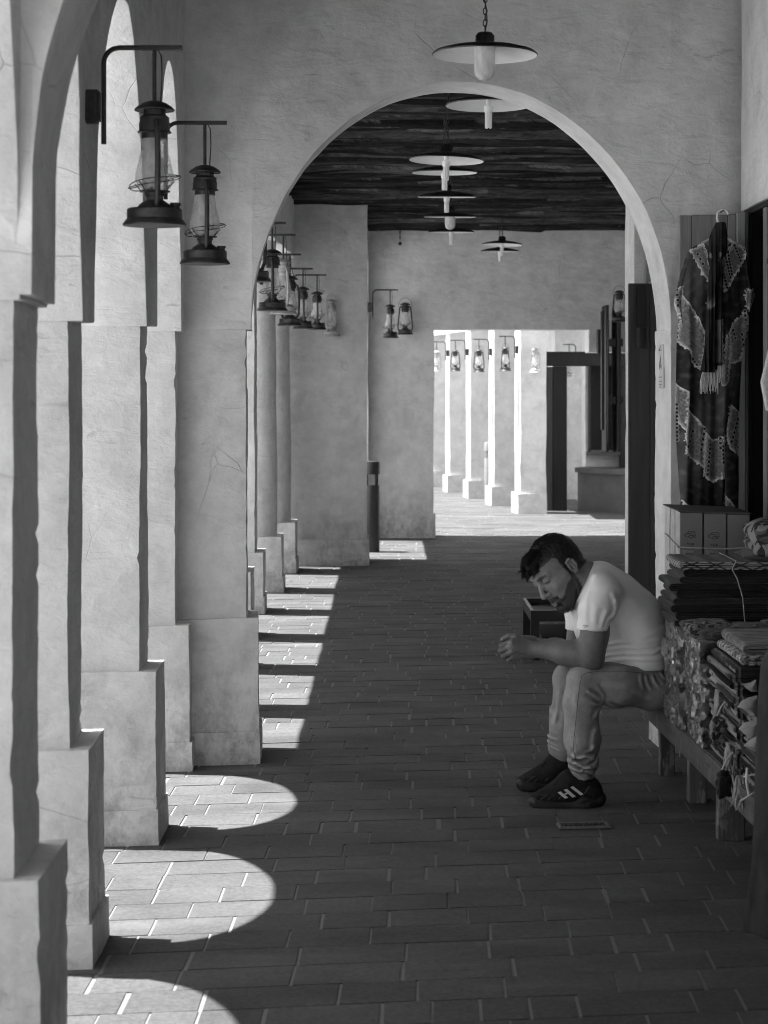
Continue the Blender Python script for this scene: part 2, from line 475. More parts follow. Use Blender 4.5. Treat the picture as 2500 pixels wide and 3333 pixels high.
def cross_wall():
    y0 = 8.64; th = .33
    t = thing('cross_wall', 'plastered wall across the walk pierced by one large round arch', 'arch wall', (.35, y0, 0))
    def put(n, bm, par=None):
        for v in bm.verts: v.co -= Vector((.35, y0, 0))
        return auto_smooth(obj(n, bm, M['plaster_wall'], par or t), 50)
    cx, a, b, spr = .356, .93, 1.095, 1.885
    def low(u):
        if abs(u-cx) < a: return spr+b*math.sqrt(max(0, 1-((u-cx)/a)**2))
        return spr
    us = list(np.linspace(-1.30, cx-a, 8))+[cx-a*math.cos(math.pi*k/56) for k in range(1, 56)]+list(np.linspace(cx+a, 2.1, 12))
    us = sorted(set(round(u, 4) for u in us))
    put('arch_wall', arch_panel(0, 0, low, 3.46, y0, y0+th, nv=12, along='x', us=us, skew=SK, skx=-.83, lean=.07, seed=3, amp=.006, bev=.012))
    p = put('jamb', rough_box(-1.2, -.598, y0+.02, y0+th-.02, .625, spr+.006, .07, .012, .009, 5, SK, -.83, .05))
    put('plinth', rough_box(-1.2, -.548, y0-.012, y0+th+.012, .125, .63, .06, .016, .008, 6, SK, -.83, .05, .012), p)
    put('skirting', rough_box(-1.2, -.535, y0-.026, y0+th+.026, -.03, .14, .06, .014, .007, 7, SK, -.83, .05, .01), p)
    p = put('jamb', rough_box(1.284, 2.1, y0+.01, y0+th-.01, .35, spr+.006, .07, .012, .007, 8, SK, -.83, .09))
    put('plinth', rough_box(1.262, 2.1, y0-.012, y0+th+.012, -.03, .36, .06, .016, .008, 9, SK, -.83, .09, .01), p)
    return t
cross_wall()
# ---- right hand wall near the shop
def put_wall(name, label, bms, mat=None, loc=(0, 0, 0)):
    t = thing(name, label, 'wall', loc)
    for n, bm in bms:
        for v in bm.verts: v.co -= Vector(loc)
        auto_smooth(obj(n, bm, mat or M['plaster_wall'], t), 50)
    return t
put_wall('shop_front_wall', 'right hand plaster wall above and beside the open shop door', [
    ('wall_panel', rough_box(1.59, 2.0, -3.5, 8.88, 2.42, 3.45, .12, .012, .006, 31)),
    ], loc=(1.6, 3, 0))
bm = bmesh.new(); bx(bm, 1.66, 2.0, -3.5, 6.85, -.02, 2.40); tagit(obj('unseen_shutter_wall', bm, mat_wood('shutter_wood', .06, .5)), 'unseen timber shop shutters, darkened to cut bounced light, along the right side of the walk, nearest part', 'shutters')  # unseen side of the walk, set dark to cut bounced light
put_wall('side_wall', 'narrow plastered right wall corner seen through the arch behind the dark door', [
    ('wall_panel', rough_box(1.508, 2.9, 12.0, 12.5, -.03, 3.42, .12, .014, .008, 33)),
    ('wall_panel', rough_box(1.75, 2.1, 9.2, 12.0, -.03, 3.42, .14, .014, .008, 34)),
    ('wall_panel', rough_box(2.78, 2.98, 12.5, 21.3, -.03, 3.42, .2, .014, .008, 35))], loc=(1.6, 12, 0))
bm = bmesh.new(); prism(bm, [(1.575, 2.93), (1.70, 3.0), (1.72, 2.28), (1.64, 2.30), (1.565, 2.245)], 11.93, 11.985)
tagit(obj('wall_recess_board', bm, mat_plain('grey_board', .22, .8, .2)), 'grey board fixed high on the narrow plastered wall', 'board')

# ---- pilaster and end wall
put_wall('end_pilaster', 'broad plaster pilaster at the end of the second columns', [
    ('wall_panel', rough_box(-.95, -.155, 18.12, 18.5, .24, 3.42, .1, .02, .012, 41, SK, -.14)),
    ('plinth', rough_box(-.95, -.135, 18.09, 18.53, -.03, .245, .08, .02, .01, 42, SK, -.14)),
    ('wall_panel', rough_box(-.60, -.17, 18.5, 18.82, -.03, 3.42, .1, .02, .01, 43)),
    ('arch_wall', arch_panel(18.5, 21.4, lambda u: 2.96, 3.42, -.58, -.17, nu=40, nv=5, along='y', seed=44)),
    ('wall_panel', rough_box(-.60, -.17, 21.07, 21.4, -.03, 2.97, .1, .02, .01, 45))], loc=(-.5, 18.2, 0))
put_wall('end_wall', 'end wall with a wide square opening onto the sunny court', [
    ('wall_panel', rough_box(-.55, .535, 21.36, 21.72, .25, 2.24, .1, .02, .012, 51, .06, .5)),
    ('plinth', rough_box(-.55, .555, 21.33, 21.75, -.03, .255, .08, .02, .01, 52, .06, .5)),
    ('wall_panel', rough_box(-.95, 2.205, 21.36, 21.72, 2.235, 3.42, .12, .012, .006, 53, .06, .5)),
    ('wall_panel', rough_box(2.2, 2.95, 21.36, 21.72, 1.99, 3.42, .12, .012, .006, 54, .06, .5))], loc=(.5, 21.4, 0))

# ---- timber ceilings: courses of rough poles laid across the walk
def mat_ceiling():
    m = NT('rough_poles', .85, .2); p = m.pos()
    q = m.map(p, (3, 14, 14)); f = m.noise(q, 2.4, 7, .75, .6); g = m.noise(p, 2.0, 4, .6)
    c = m.mix(1., m.attr('tone'), m.ramp(f, [(.36, .45), (.66, 1.9)]), 'MULTIPLY')
    c = m.mix(1., c, m.ramp(g, [(.35, .6), (.7, 1.3)]), 'MULTIPLY')
    c = m.mix(m.ramp(m.noise(p, 6, 5, .7), [(.66, 0), (.72, .6)]), c, .22)
    m.col(c); m.bump(f, .9, .02); return m.m
M['ceiling'] = mat_ceiling()
def ceiling(name, x0, x1, y0, y1, z, nx=170, pitch=.078):
    ny = int((y1-y0)/pitch*14)
    xs = np.linspace(x0, x1, nx); ys = np.linspace(y0, y1, ny)
    X, Y = np.meshgrid(xs, ys, indexing='ij')
    Z = np.zeros_like(X); T = np.zeros_like(X)
    for i in range(nx):
        for j in range(ny):
            x, y = xs[i], ys[j]
            w = noise.noise(Vector((x*.9, y*1.6, 0)))*.10+noise.noise(Vector((x*3.1, y*2.3, 5)))*.035+noise.noise(Vector((x*8, y*3.3, 9)))*.010
            u = (y+w)/pitch; k = math.floor(u); fr = u-k
            r = (math.sin(k*12.9898)*43758.5453) % 1.0; r2 = (math.sin(k*78.233+3)*12543.853) % 1.0
            T[i, j] = (.014+.075*r2**2)*(1.0+.5*noise.noise(Vector((x*2.3, k*5.1, 3))))+(.10 if fr < .16 and noise.noise(Vector((x*1.9, k*3.7, 8))) > .02 else 0)
            Z[i, j] = z-.012-(.062*math.sqrt(max(0, 1-(2*fr-1)**2)))*(.35+.9*r)-.012*abs(math.sin(3*math.pi*fr+r*6+x))-.030*noise.noise(Vector((x*1.7+k*3, k*1.9, 1)))
    V = np.stack([X, Y, Z], -1).reshape(-1, 3)
    idx = np.arange(nx*ny).reshape(nx, ny)
    F = np.stack([idx[:-1, :-1], idx[:-1, 1:], idx[1:, 1:], idx[1:, :-1]], -1).reshape(-1, 4)
    o = mesh_np(name, V, F, M['ceiling']); at = o.data.attributes.new('tone', 'FLOAT', 'POINT'); at.data.foreach_set('value', np.clip(T, .008, .3).ravel().astype(np.float32)); struct(o); return o
def mesh_np(name, V, F, mat, parent=None, smooth=True):
    me = bpy.data.meshes.new(name)
    me.vertices.add(len(V)); me.vertices.foreach_set('co', np.asarray(V, dtype=np.float32).ravel())
    k = F.shape[1]
    me.loops.add(len(F)*k); me.loops.foreach_set('vertex_index', np.asarray(F, dtype=np.int32).ravel())
    me.polygons.add(len(F)); me.polygons.foreach_set('loop_start', np.arange(0, len(F)*k, k, dtype=np.int32))
    me.update(calc_edges=True); me.validate()
    return link_mesh(name, me, mat, parent, smooth)
ceiling('ceiling', -1.3, 2.95, 8.98, 18.5, 3.36)
ceiling('ceiling', -.6, 2.95, 18.503, 21.4, 3.36)
ceiling('ceiling', -1.3, 2.0, -3.2, 8.62, 3.46, 40)
bm = bmesh.new(); bx(bm, -1.45, 3.0, -3.6, 18.5, 3.463, 3.75); bx(bm, -.62, 3.0, 18.503, 21.8, 3.463, 3.75); struct(obj('roof_slab', bm, M['plaster_smooth']))
# building the walk belongs to, and the houses over the street
bm = bmesh.new(); bx(bm, 3.02, 12, -3.6, 21.8, -.05, 6.0); 
tagit(obj('market_building', bm, M['plaster_smooth']), 'main market building on the right side of the walk', 'building')
bm = rough_box(-16, -12.0, -16, 30, -.05, 4.2, 1.2, .02, .02, 61); 
tagit(obj('opposite_building', bm, M['plaster_smooth']), 'pale plastered building across the street glimpsed between columns', 'building')

# ---- the court beyond: second arcade on its right
far = thing('court_arcade', 'sunlit arcade of flat piers in the court beyond the square opening', 'arcade wall', (1.7, 25.35, 0))
def fput(n, bm, par, mat='plaster_smooth'):
    for v in bm.verts: v.co -= Vector((1.7, 25.35, 0))
    return auto_smooth(obj(n, bm, M[mat], par), 50)
for i, (px, y, wd) in enumerate([(1.735, 25.35, .325), (1.49, 27.0, .36), (1.245, 28.7, .36), (1.0, 30.35, .36), (.75, 32.0, .36), (.52, 33.6, .36)]):
    p = fput('pier', rough_box(px, px+wd, y, y+.36, .25, 2.6, .16, .02, .01, i+70, 0, 0, .15), far)
    fput('plinth', rough_box(px-.035, px+wd, y-.03, y+.39, -.02, .26, .12, .02, .008, i+80, 0, 0, .15), p)
p = fput('pier', rough_box(2.44, 3.0, 28.5, 28.9, -.02, 2.9, .2, .02, .01, 90, 0, 0, .15), far)
bmu = bmesh.new()
prof = [(1.745, 25.36), (.4, 34.2), (.80, 34.4), (2.1, 25.7)]
a = [bmu.verts.new((x, y, 2.42)) for x, y in prof]; b = [bmu.verts.new((x, y, 3.2)) for x, y in prof]
bmu.faces.new(a[::-1]); bmu.faces.new(b)
for i in range(4): bmu.faces.new((a[i], a[(i+1) % 4], b[(i+1) % 4], b[i]))
bmesh.ops.recalc_face_normals(bmu, faces=bmu.faces)
fput('lintel', bmu, far)
bm = bmesh.new(); bx(bm, 1.62, 6, 24.4, 28.2, 2.92, 3.2); bx(bm, 2.1, 6, 28.203, 36, 2.92, 3.2); fput('roof', bm, far)
bm = bmesh.new(); bx(bm, -4, 6, 37, 37.4, -.05, 4); tagit(obj('court_wall', bm, M['plaster_smooth']), 'plain pale wall closing the far end of the court', 'wall')
M['counter'] = mat_plain('counter_grey', .10, .6, .3, 0, .3, 6, .1)
# shop at the right of the court: window, sill and counter
shop = thing('corner_shop', 'dim corner shop with dark window and curved counter beyond the black wooden frame', 'shop', (2.64, 26.3, 0))
def sput(n, bm, par, mat):
    for v in bm.verts: v.co -= Vector((2.64, 26.3, 0))
    return auto_smooth(obj(n, bm, M[mat], par), 40)
sw = sput('wall', rough_box(2.66, 3.9, 26.35, 26.85, .0, 2.95, .25, .02, .01, 95), shop, 'plaster_smooth')
bm = bmesh.new(); bx(bm, 2.72, 3.02, 26.30, 26.345, .78, 1.9); wn = sput('window', bm, shop, 'void')
bm = bmesh.new(); bx(bm, 2.69, 2.72, 26.26, 26.346, .76, 1.93); bx(bm, 3.02, 3.06, 26.26, 26.346, .76, 1.93); bx(bm, 2.72, 3.02, 26.262, 26.344, 1.9, 1.93); sput('frame', bm, wn, 'wood_dark')
bm = bmesh.new(); bx(bm, 2.66, 3.1, 26.18, 26.345, .71, .758); sput('sill', bm, wn, 'counter')
bm = bmesh.new(); bx(bm, 3.10, 3.14, 26.22, 26.347, .45, 2.1); bx(bm, 3.22, 3.6, 26.24, 26.346, .7, 1.95); sput('door', bm, shop, 'wood_dark')
cb = bmesh.new()
pl = [(2.53, 26.1), (2.9, 25.55), (3.6, 25.0), (3.6, 26.25), (2.62, 26.34)]
for z0, z1, e, nm, mt in ((0, .50, 0, 'counter', 'counter'), (.50, .56, .04, 'counter_top', 'counter')):
    cb = bmesh.new()
    a = [cb.verts.new((x-(e if k < 2 else 0), y-(e if k < 3 else 0), z0)) for k, (x, y) in enumerate(pl)]; b = [cb.verts.new((x-(e if k < 2 else 0), y-(e if k < 3 else 0), z1)) for k, (x, y) in enumerate(pl)]
    cb.faces.new(a[::-1]); cb.faces.new(b)
    for i in range(5): cb.faces.new((a[i], a[(i+1) % 5], b[(i+1) % 5], b[i]))
    sput(nm, cb, shop, mt)
# =================================================================== LANTERNS AND LAMPS
def lantern_parts(t, mat, sc=1.0, frame='side', bail=False):
    """hurricane lantern hung from its top; origin = base centre, .363 tall to the cap"""
    bm = bmesh.new()
    lathe(bm, [(.091, 0), (.0925, .004), (.084, .016), (.080, .020), (.080, .046), (.076, .050), (.0, .052)], 36)
    o = auto_smooth(obj('fuel_tank', bm, mat, t), 35)
    bm = bmesh.new(); lathe(bm, [(.013, .05), (.013, .058), (.016, .058), (.016, .066), (.0, .067)], 14, (.058, -.02, 0)); auto_smooth(obj('filler_cap', bm, mat, o), 35)
    bm = bmesh.new(); lathe(bm, [(.052, .048), (.046, .060), (.030, .072), (.026, .074), (.026, .086), (.030, .088), (.030, .096), (.044, .098), (.046, .101), (.0, .103)], 24)
    auto_smooth(obj('burner', bm, mat, t), 35)
    bm = bmesh.new()
    pr = [(.030, .102), (.047, .114), (.056, .133), (.055, .152), (.047, .185), (.041, .215), (.036, .250), (.036, .262)]
    lathe(bm, pr, 30, cap=False); auto_smooth(obj('glass_globe', bm, M['glass'], t), 80)
    bm = bmesh.new()
    lathe(bm, [(.0, .252), (.038, .252), (.038, .268), (.050, .270), (.048, .274), (.045, .275), (.045, .298), (.043, .302), (.043, .314), (.033, .322), (.033, .335), (.0, .335)], 28)
    auto_smooth(obj('chimney', bm, mat, t), 35)
    bm = bmesh.new(); lathe(bm, [(.058, .334), (.0585, .337), (.050, .346), (.034, .356), (.015, .362), (.0, .363)], 28, cap=False)
    lathe(bm, [(.0585, .336), (.0, .339)], 28, cap=False)
    for k in range(4):
        xbox(bm, (.03*math.cos(k*1.57), .03*math.sin(k*1.57), .335), (.004, .004, .012))
    auto_smooth(obj('cap', bm, mat, t), 35)
    # side tubes of the frame (in the lantern's own y direction)
    bm = bmesh.new()
    for s in (-1, 1):
        if frame == 'side':
            tube(bm, [(0, s*.040, .300), (0, s*.058, .285), (0, s*.064, .262), (0, s*.070, .18), (0, s*.066, .09), (0, s*.052, .056)], .0085, 8)
        else:
            tube(bm, [(0, s*.034, .318), (0, s*.052, .314), (0, s*.062, .296), (0, s*.072, .20), (0, s*.082, .09), (0, s*.080, .06), (0, s*.066, .048), (0, s*.04, .048)], .0085, 8)
    auto_smooth(obj('frame_tube', bm, mat, t), 60)
    # crossing guard wires round the globe
    bm = bmesh.new()
    for s in (-1, 1):
        pts = []
        for k in range(25):
            a = 2*math.pi*k/24; r = .066+.008*math.cos(2*a+s)
            pts.append((r*math.cos(a)*1.05, r*math.sin(a), .128+.020*math.sin(a*1.0+s*1.2)*s+.006*math.sin(2*a)))
        tube(bm, pts[:-1], .0016, 5, True)
    for k in range(4): 
        a = k*1.57+.78; tube(bm, [(.072*math.cos(a), .072*math.sin(a), .125), (.044*math.cos(a), .044*math.sin(a), .100)], .0016, 5)
    auto_smooth(obj('guard_wire', bm, mat, t), 60)
    if bail:
        bm = bmesh.new(); pts = []
        for k in range(17):
            a = math.pi*k/16; pts.append((.0, .074*math.cos(a), .30+.115*math.sin(a)**.7))
        tube(bm, pts, .0022, 6)
        auto_smooth(obj('bail_handle', bm, mat, t), 60)

def bracket_parts(t, reach=.30, drop=.17, side=1):
    """wall bracket; origin at the wall plate, arm along +x"""
    bm = bmesh.new(); bx(bm, -.004, .042, -.022, .022, -.045, .052); bmesh.ops.bevel(bm, geom=bm.edges[:], offset=.006, segments=2, affect='EDGES'); auto_smooth(obj('wall_block', bm, M['iron'], t), 40)
    bm = bmesh.new()
    pts = [(.052, 0, -.105), (.052, 0, .13)]+[(.052+.045*(1-math.cos(a)), 0, .13+.045*math.sin(a)) for a in (.3, .6, .9, 1.2, 1.57)]+[(.052+reach*.6, 0, .175), (.052+reach, 0, .175)]
    tube(bm, pts, .0075, 8)
    auto_smooth(obj('arm', bm, M['iron'], t), 50)
    bm = bmesh.new(); bx(bm, .16, .052+reach+.03, -.012, .012, .168, .181); auto_smooth(obj('flat_bar', bm, M['iron'], t), 30)

def hook_parts(t, h0, h1, dx=0):
    """drop rod and wire loop above the cap, part of the lantern"""
    bm = bmesh.new(); tube(bm, [(dx, 0, h0), (0, 0, h1)], .006, 8); auto_smooth(obj('drop_rod', bm, M['iron'], t), 40)
    bm = bmesh.new()
    tube(bm, [(.012, -.035, .30), (.016, -.02, h1+.01), (.022, 0, (h0+h1)/2), (.020, 0, h0-.02), (.006, 0, h0+.004), (-.006, 0, h0-.02)], .0022, 6)
    auto_smooth(obj('hanging_wire', bm, M['iron'], t), 50)

GL = 'hurricane lanterns hung on iron brackets along the arcade'
GB = 'iron wall brackets carrying the lanterns'
def lantern(px, base_py, d, label, mat='tin', rz=0., sc=1.0, arm=True, xw=None, rod=.21, frame='side', bail=False, blabel=None, flip=False, reach=None):
    p = W(px, base_py, d)
    t = thing('hurricane_lantern', label, 'lantern', p, rz, GL)
    lantern_parts(t, M[mat], frame=frame, bail=bail)
    t.scale = (sc,)*3
    if arm:
        hook_parts(t, .363+rod*.72, .36)
        top = p.z+sc*(.363+rod*.72)
        wx = xw
        r = (abs(p.x-wx)-.052)+.05
        b = thing('lantern_bracket', blabel, 'bracket', (wx, d, top-.172), math.pi if flip else 0, GB)
        bracket_parts(b, r)
    return t
lantern(503, 735, 5.8, 'largest rusty hurricane lantern, nearest, hanging in front of the arches', rz=.25, xw=-.866, blabel='long curved iron bracket holding the nearest large lantern')
lantern(667, 860, 7.3, 'rusty hurricane lantern second in line, against the cross wall', rz=.2, xw=-.85, blabel='iron bracket of the second lantern, partly hidden behind the first')
lantern(820, 917, 9.42, 'lantern mostly hidden by the left edge of the big arch', rz=1.2, xw=-.87, blabel='bracket bar just inside the big arch at left')
lantern(886, 1012, 11.75, 'largest dark lantern seen inside the big arch', rz=.1, xw=-.885, blabel='bracket bar above the largest lantern inside the arch')
lantern(922, 1023, 13.0, 'silvery lantern half hidden behind the largest one inside the arch', mat='tin_pale', rz=.5, xw=-.89, blabel='bracket bar of the silvery half hidden lantern')
lantern(944, 1060, 14.5, 'dark lantern between the silvery one and the row of two beyond', rz=1.3, xw=-.90, blabel='short bracket bar third inside the arch')
lantern(986, 1070, 16.0, 'dark lantern with wire guard, third from the pilaster side', rz=.15, sc=.93, xw=-.86, blabel='bracket of the guarded lantern near the round columns')
lantern(1032, 1073, 17.4, 'slim dark lantern next to the pale one on the pilaster', rz=.1, sc=.92, xw=-.845, blabel='curved bracket nearest the pilaster')
lantern(1079, 1095, 17.98, 'pale cream lantern hanging on the plaster pilaster', mat='tin_pale', rz=2.4, sc=.92, arm=False, bail=True)
lantern(1270, 1100, 19.8, 'dark lantern on a bracket left of the end wall', rz=.15, sc=.92, xw=-.165, blabel='bracket reaching right from the end wall corner')
lantern(1319, 1089, 21.2, 'tall framed dark lantern hanging flat on the end wall', rz=1.57, sc=.94, arm=False, frame='wide', bail=True)
lantern(2016, 1048, 20.6, 'dark lantern tucked behind the shutters at the right', rz=1.2, sc=.9, arm=False, frame='wide', bail=True)
# lanterns of the court arcade: brackets reach left
FL = [(1421, 1208, 30.4, 'tin_pale', 'pale lantern cut by the left edge of the square opening', 1.40),
      (1482, 1208, 28.85, 'tin', 'small dark lantern first whole one in the bright opening', 1.3),
      (1559, 1211, 27.15, 'tin', 'dark framed lantern in the middle of the bright opening', 1.57),
      (1645, 1208, 25.5, 'tin', 'dark lantern with long handle beside the bright pier, third in the opening', 2.3),
      (1743, 1213, 28.6, 'tin_pale', 'whitish lantern left of the black wooden frame', 1.1),
      (1852, 1226, 27.6, 'tin_pale', 'lantern seen through the black wooden frame', .4)]
XWF = {0: .99, 1: 1.225, 2: 1.475, 3: 1.72, 4: 2.44, 5: 2.70}
for i, (px, py, d, mt, lb, rz) in enumerate(FL):
    if i == 4: lantern(px, py, 25.26, lb, mt, rz, .86, False, bail=True); continue
    lantern(px, py, d, lb, mt, rz, .86, True, XWF[i], frame='wide', flip=True, bail=(i in (0, 2, 3)),
            blabel=['pale bracket at the left edge of the opening', 'bracket over the small dark lantern in the opening', 'bracket over the middle lantern in the opening',
                    'dark bracket on the brightest court pier', 'faint bracket left of the black frame', 'bracket above the black wooden frame'][i])

# ---- enamel pendant lamps
GP = 'enamel pendant lamps hanging along the centre of the ceiling'
def pendant(px, py, d, label, glass=False, tilt=(0, 0), ztop=3.34, dark=True):
    p = W(px, py, d)
    t = thing('pendant_lamp', label, 'ceiling lamp', p, 0, GP); t.rotation_euler = (tilt[0], tilt[1], 0)
    bm = bmesh.new()
    lathe(bm, [(.200, -.002), (.2015, .002), (.19, .012), (.14, .026), (.08, .036), (.036, .040), (.036, .072), (.026, .084), (.0, .086)], 48, cap=False)
    s = auto_smooth(obj('shade', bm, M['enamel_dark'], t), 50)
    bm = bmesh.new(); lathe(bm, [(.199, -.003), (.185, .006), (.13, .020), (.06, .030), (.0, .031)], 48, cap=False); auto_smooth(obj('reflector', bm, M['enamel_white'], s), 60)
    if glass:
        bm = bmesh.new(); lathe(bm, [(.040, .030), (.040, -.055), (.036, -.078), (.022, -.094), (.0, -.099)], 24, cap=False); auto_smooth(obj('glass_dome', bm, M['glass_frost'], t), 60)
        bm = bmesh.new(); lathe(bm, [(.02, .03), (.02, -.02), (.026, -.045), (.015, -.07), (0, -.073)], 16, cap=False); auto_smooth(obj('bulb', bm, M['bulb_white'], t), 60)
    else:
        bm = bmesh.new(); lathe(bm, [(.012, .03), (.013, .0), (.021, -.004), (.021, -.028), (.018, -.034), (0, -.034)], 18, cap=False); u = auto_smooth(obj('bulb', bm, M['bulb_white'], t), 40)
        bm = bmesh.new()
        for k in range(3):
            a = k*2.09+.4
            for q in (-.35, .35):
                x, y = .0125*math.cos(a+q), .0125*math.sin(a+q)
                tube(bm, [(x, y, -.03), (x, y, -.102), (x*.8, y*.8, -.106)], .0048, 8)
        auto_smooth(obj('bulb_tubes', bm, M['bulb_white'], u), 60)
    bm = bmesh.new(); z = .086; L = ztop-p.z; k = 0
    while z < L:
        pts = []
        for q in range(10):
            a = 2*math.pi*q/10; w, h = .0075*math.cos(a), .014*math.sin(a)
            pts.append((w if k % 2 else 0, 0 if k % 2 else w, z+.012+h))
        tube(bm, pts, .0022, 5, True); z += .0225; k += 1
    tube(bm, [(.008*math.sin(q*1.3), .006*math.cos(q*1.1)+.008, .084+(L-.084)*q/10) for q in range(11)], .0028, 6)
    auto_smooth(obj('chain', bm, M['iron'], t), 60)
    return t
pendant(1578, 178, 7.6, 'nearest dark disc lamp with frosted glass dome above the big arch', True, (-.005, .01), 3.45)
pendant(1590, 343, 9.35, 'disc lamp partly hidden by the top of the big arch', False, (-.01, .0))
pendant(1453, 522, 10.7, 'tilted disc lamp on a long chain, first wholly inside the arch', False, (-.01, .03))
pendant(1447, 562, 12.2, 'flat disc lamp just below the tilted one', False, (.03, 0))
pendant(1454, 641, 13.8, 'dark edge-on disc lamp over a bright tube bulb in the middle of the row', False, (.07, .0))
pendant(1465, 706, 15.3, 'disc lamp with glass dome low in the row', True, (.06, 0))
pendant(1469, 756, 17.3, 'disc lamp right under the domed one, over the end wall', False, (.04, .0))
pendant(1634, 797, 19.7, 'upper of the pair of disc lamps against the end wall', False, (-.02, .015))
pendant(1627, 818, 20.8, 'lower of the pair of disc lamps against the end wall', False, (.04, 0))

# =================================================================== OTHER THINGS IN THE WALK
def litter_bin(p, label, mat, h=.88, r=.105):
    t = thing('litter_bin', label, 'bin', p, 0, 'round litter bins'); r0 = r
    bm = bmesh.new(); lathe(bm, [(r*.95, 0), (r, .02), (r, h*.72), (r*.97, h*.74)], 26); auto_smooth(obj('body', bm, mat, t), 40)
    bm = bmesh.new()
    for a in (.6, 2.2, 3.9, 5.4): tube(bm, [(r*.85*math.cos(a), r*.85*math.sin(a), h*.72), (r*.85*math.cos(a), r*.85*math.sin(a), h*.9)], .012, 6)
    obj('post', bm, mat, t)
    bm = bmesh.new(); lathe(bm, [(r*1.04, h*.86), (r*1.04, h*.97), (r*.98, h), (0, h*1.005)], 26); auto_smooth(obj('lid', bm, mat, t), 40)
litter_bin(Vector((-.125, 19.6, 0)), 'dark litter bin with lid beside the pilaster', mat_plain('bin_dark', .04, .5, .4), .89, .082)
litter_bin(Vector((1.47, 27.75, 0)), 'grey litter bin among the sunlit court piers', mat_plain('bin_grey', .3, .5, .4), .84, .075)

# door leaf beside the narrow wall
t = thing('door_leaf', 'tall dark plank door standing open beyond the big arch', 'door', (1.447, 11.8, 0))
bm = bmesh.new()
for i in range(3): bx(bm, .0+i*.125, .1235+i*.125, -.0+.002*(i % 2), .05, .015, 2.245-.0)
bmesh.ops.bevel(bm, geom=bm.edges[:], offset=.003, segments=1, affect='EDGES'); obj('planks', bm, M['wood_dark'], t)
bm = bmesh.new(); bx(bm, .04, .10, -.03, -.004, 1.985, 2.235); bmesh.ops.bevel(bm, geom=bm.edges[:], offset=.008, segments=2, affect='EDGES'); lathe(bm, [(.024, 1.86), (.028, 1.88), (.028, 1.98), (0, 1.98)], 16, (.070, -.03, 0)); obj('bolt', bm, M['void'], t)
t = thing('hanging_chain', 'short rusty chain hanging from the ceiling against the end wall', 'chain', W(1302, 735, 21.3))
bm = bmesh.new()
for k in range(9): tube(bm, [((.008*math.cos(a) if k % 2 else 0), (0 if k % 2 else .008*math.cos(a)), .05-k*.024+.016*math.sin(a)) for a in [2*math.pi*q/8 for q in range(8)]], .0035, 5, True)
lathe(bm, [(.0, -.17), (.018, -.18), (.018, -.2), (0, -.21)], 10); auto_smooth(obj('links', bm, M['iron'], t), 60)
# black wooden frame in the court
t = thing('wooden_frame', 'big black wooden door frame standing in the court opening', 'door frame', (2.08, 25.9, 0))
bm = bmesh.new(); bx(bm, .0, .105, .0, .06, 0, 1.875); bmesh.ops.bevel(bm, geom=bm.edges[:], offset=.006, segments=1, affect='EDGES'); obj('post', bm, M['wood_dark'], t)
bm = bmesh.new(); bx(bm, .107, .295, .01, .14, 0, 1.88); bx(bm, 1.0, 1.2, .01, .14, 0, 1.88); bmesh.ops.bevel(bm, geom=bm.edges[:], offset=.008, segments=1, affect='EDGES'); obj('post', bm, M['wood_black'], t)
bm = bmesh.new(); bx(bm, -.003, 1.22, -.02, .16, 1.882, 2.07); bmesh.ops.bevel(bm, geom=bm.edges[:], offset=.008, segments=1, affect='EDGES'); obj('beam', bm, M['wood_black'], t)
# shutters folded against the right part of the end wall
for i, (pa, pb, ya, yb, d, nm) in enumerate([(1946, 1958, 1072, 1150, 21.25, 'lowest'), (1959, 1971, 1012, 1400, 21.1, 'second'), (1973, 1982, 993, 1470, 20.9, 'tallest'), (1996, 2006, 1010, 1468, 21.0, 'third'), (2012, 2022, 1000, 1469, 20.8, 'rightmost')]):
    a, b = W(pa, ya, d), W(pb, yb, d)
    t = thing('shutter', '%s narrow dark shutter leaf folded beside the end wall opening' % nm, 'shutter', (a.x, d, b.z), 0, 'folded shutters by the end wall')
    bm = bmesh.new(); bx(bm, 0, b.x-a.x, 0, .42*(1 if i in (2, 4) else .3), 0, a.z-b.z); bmesh.ops.bevel(bm, geom=bm.edges[:], offset=.003, segments=1, affect='EDGES'); obj('leaf', bm, M['wood_dark'], t)
    if i in (2, 3):
        for z in (.25, .55, 1.3):
            pass
        bm = bmesh.new(); tube(bm, [(.02, -.012, .1), (.02, -.012, (a.z-b.z)*.9)], .01, 8); obj('rail', bm, M['iron'], t)
        bm = bmesh.new(); bx(bm, .032, .10, -.03, -.004, .50, .58); bx(bm, .032, .10, -.03, -.004, 1.1, 1.18); obj('latch', bm, M['enamel_dark'], t)
# low black table behind the man
t = thing('low_table', 'low black glass topped table on the pavement behind the seated man', 'table', (.875, 11.9, 0))
bl = mat_plain('table_black', .02, .3, .5, 0, .3, 20, .05)
bm = bmesh.new(); bx(bm, .02, .53, .02, .68, .262, .270); obj('table_top', bm, mat_plain('black_glass', .012, .4, .2, 0, .1, 10, 0), t)
bm = bmesh.new()
for a in ((0, .55, 0, .02), (0, .55, .68, .70), (0, .02, .021, .679), (.53, .55, .021, .679)): bx(bm, a[0], a[1], a[2], a[3], .235, .300)
obj('rim', bm, bl, t)
for (x, y) in ((0, 0), (.505, 0), (0, .655), (.505, .655)):
    bm = bmesh.new(); bx(bm, x, x+.05, y+.002, y+.047, 0, .234); obj('leg', bm, bl, t)
bm = bmesh.new(); bx(bm, .07, .50, .02, .66, .12, .14); obj('shelf', bm, M['void'], t)
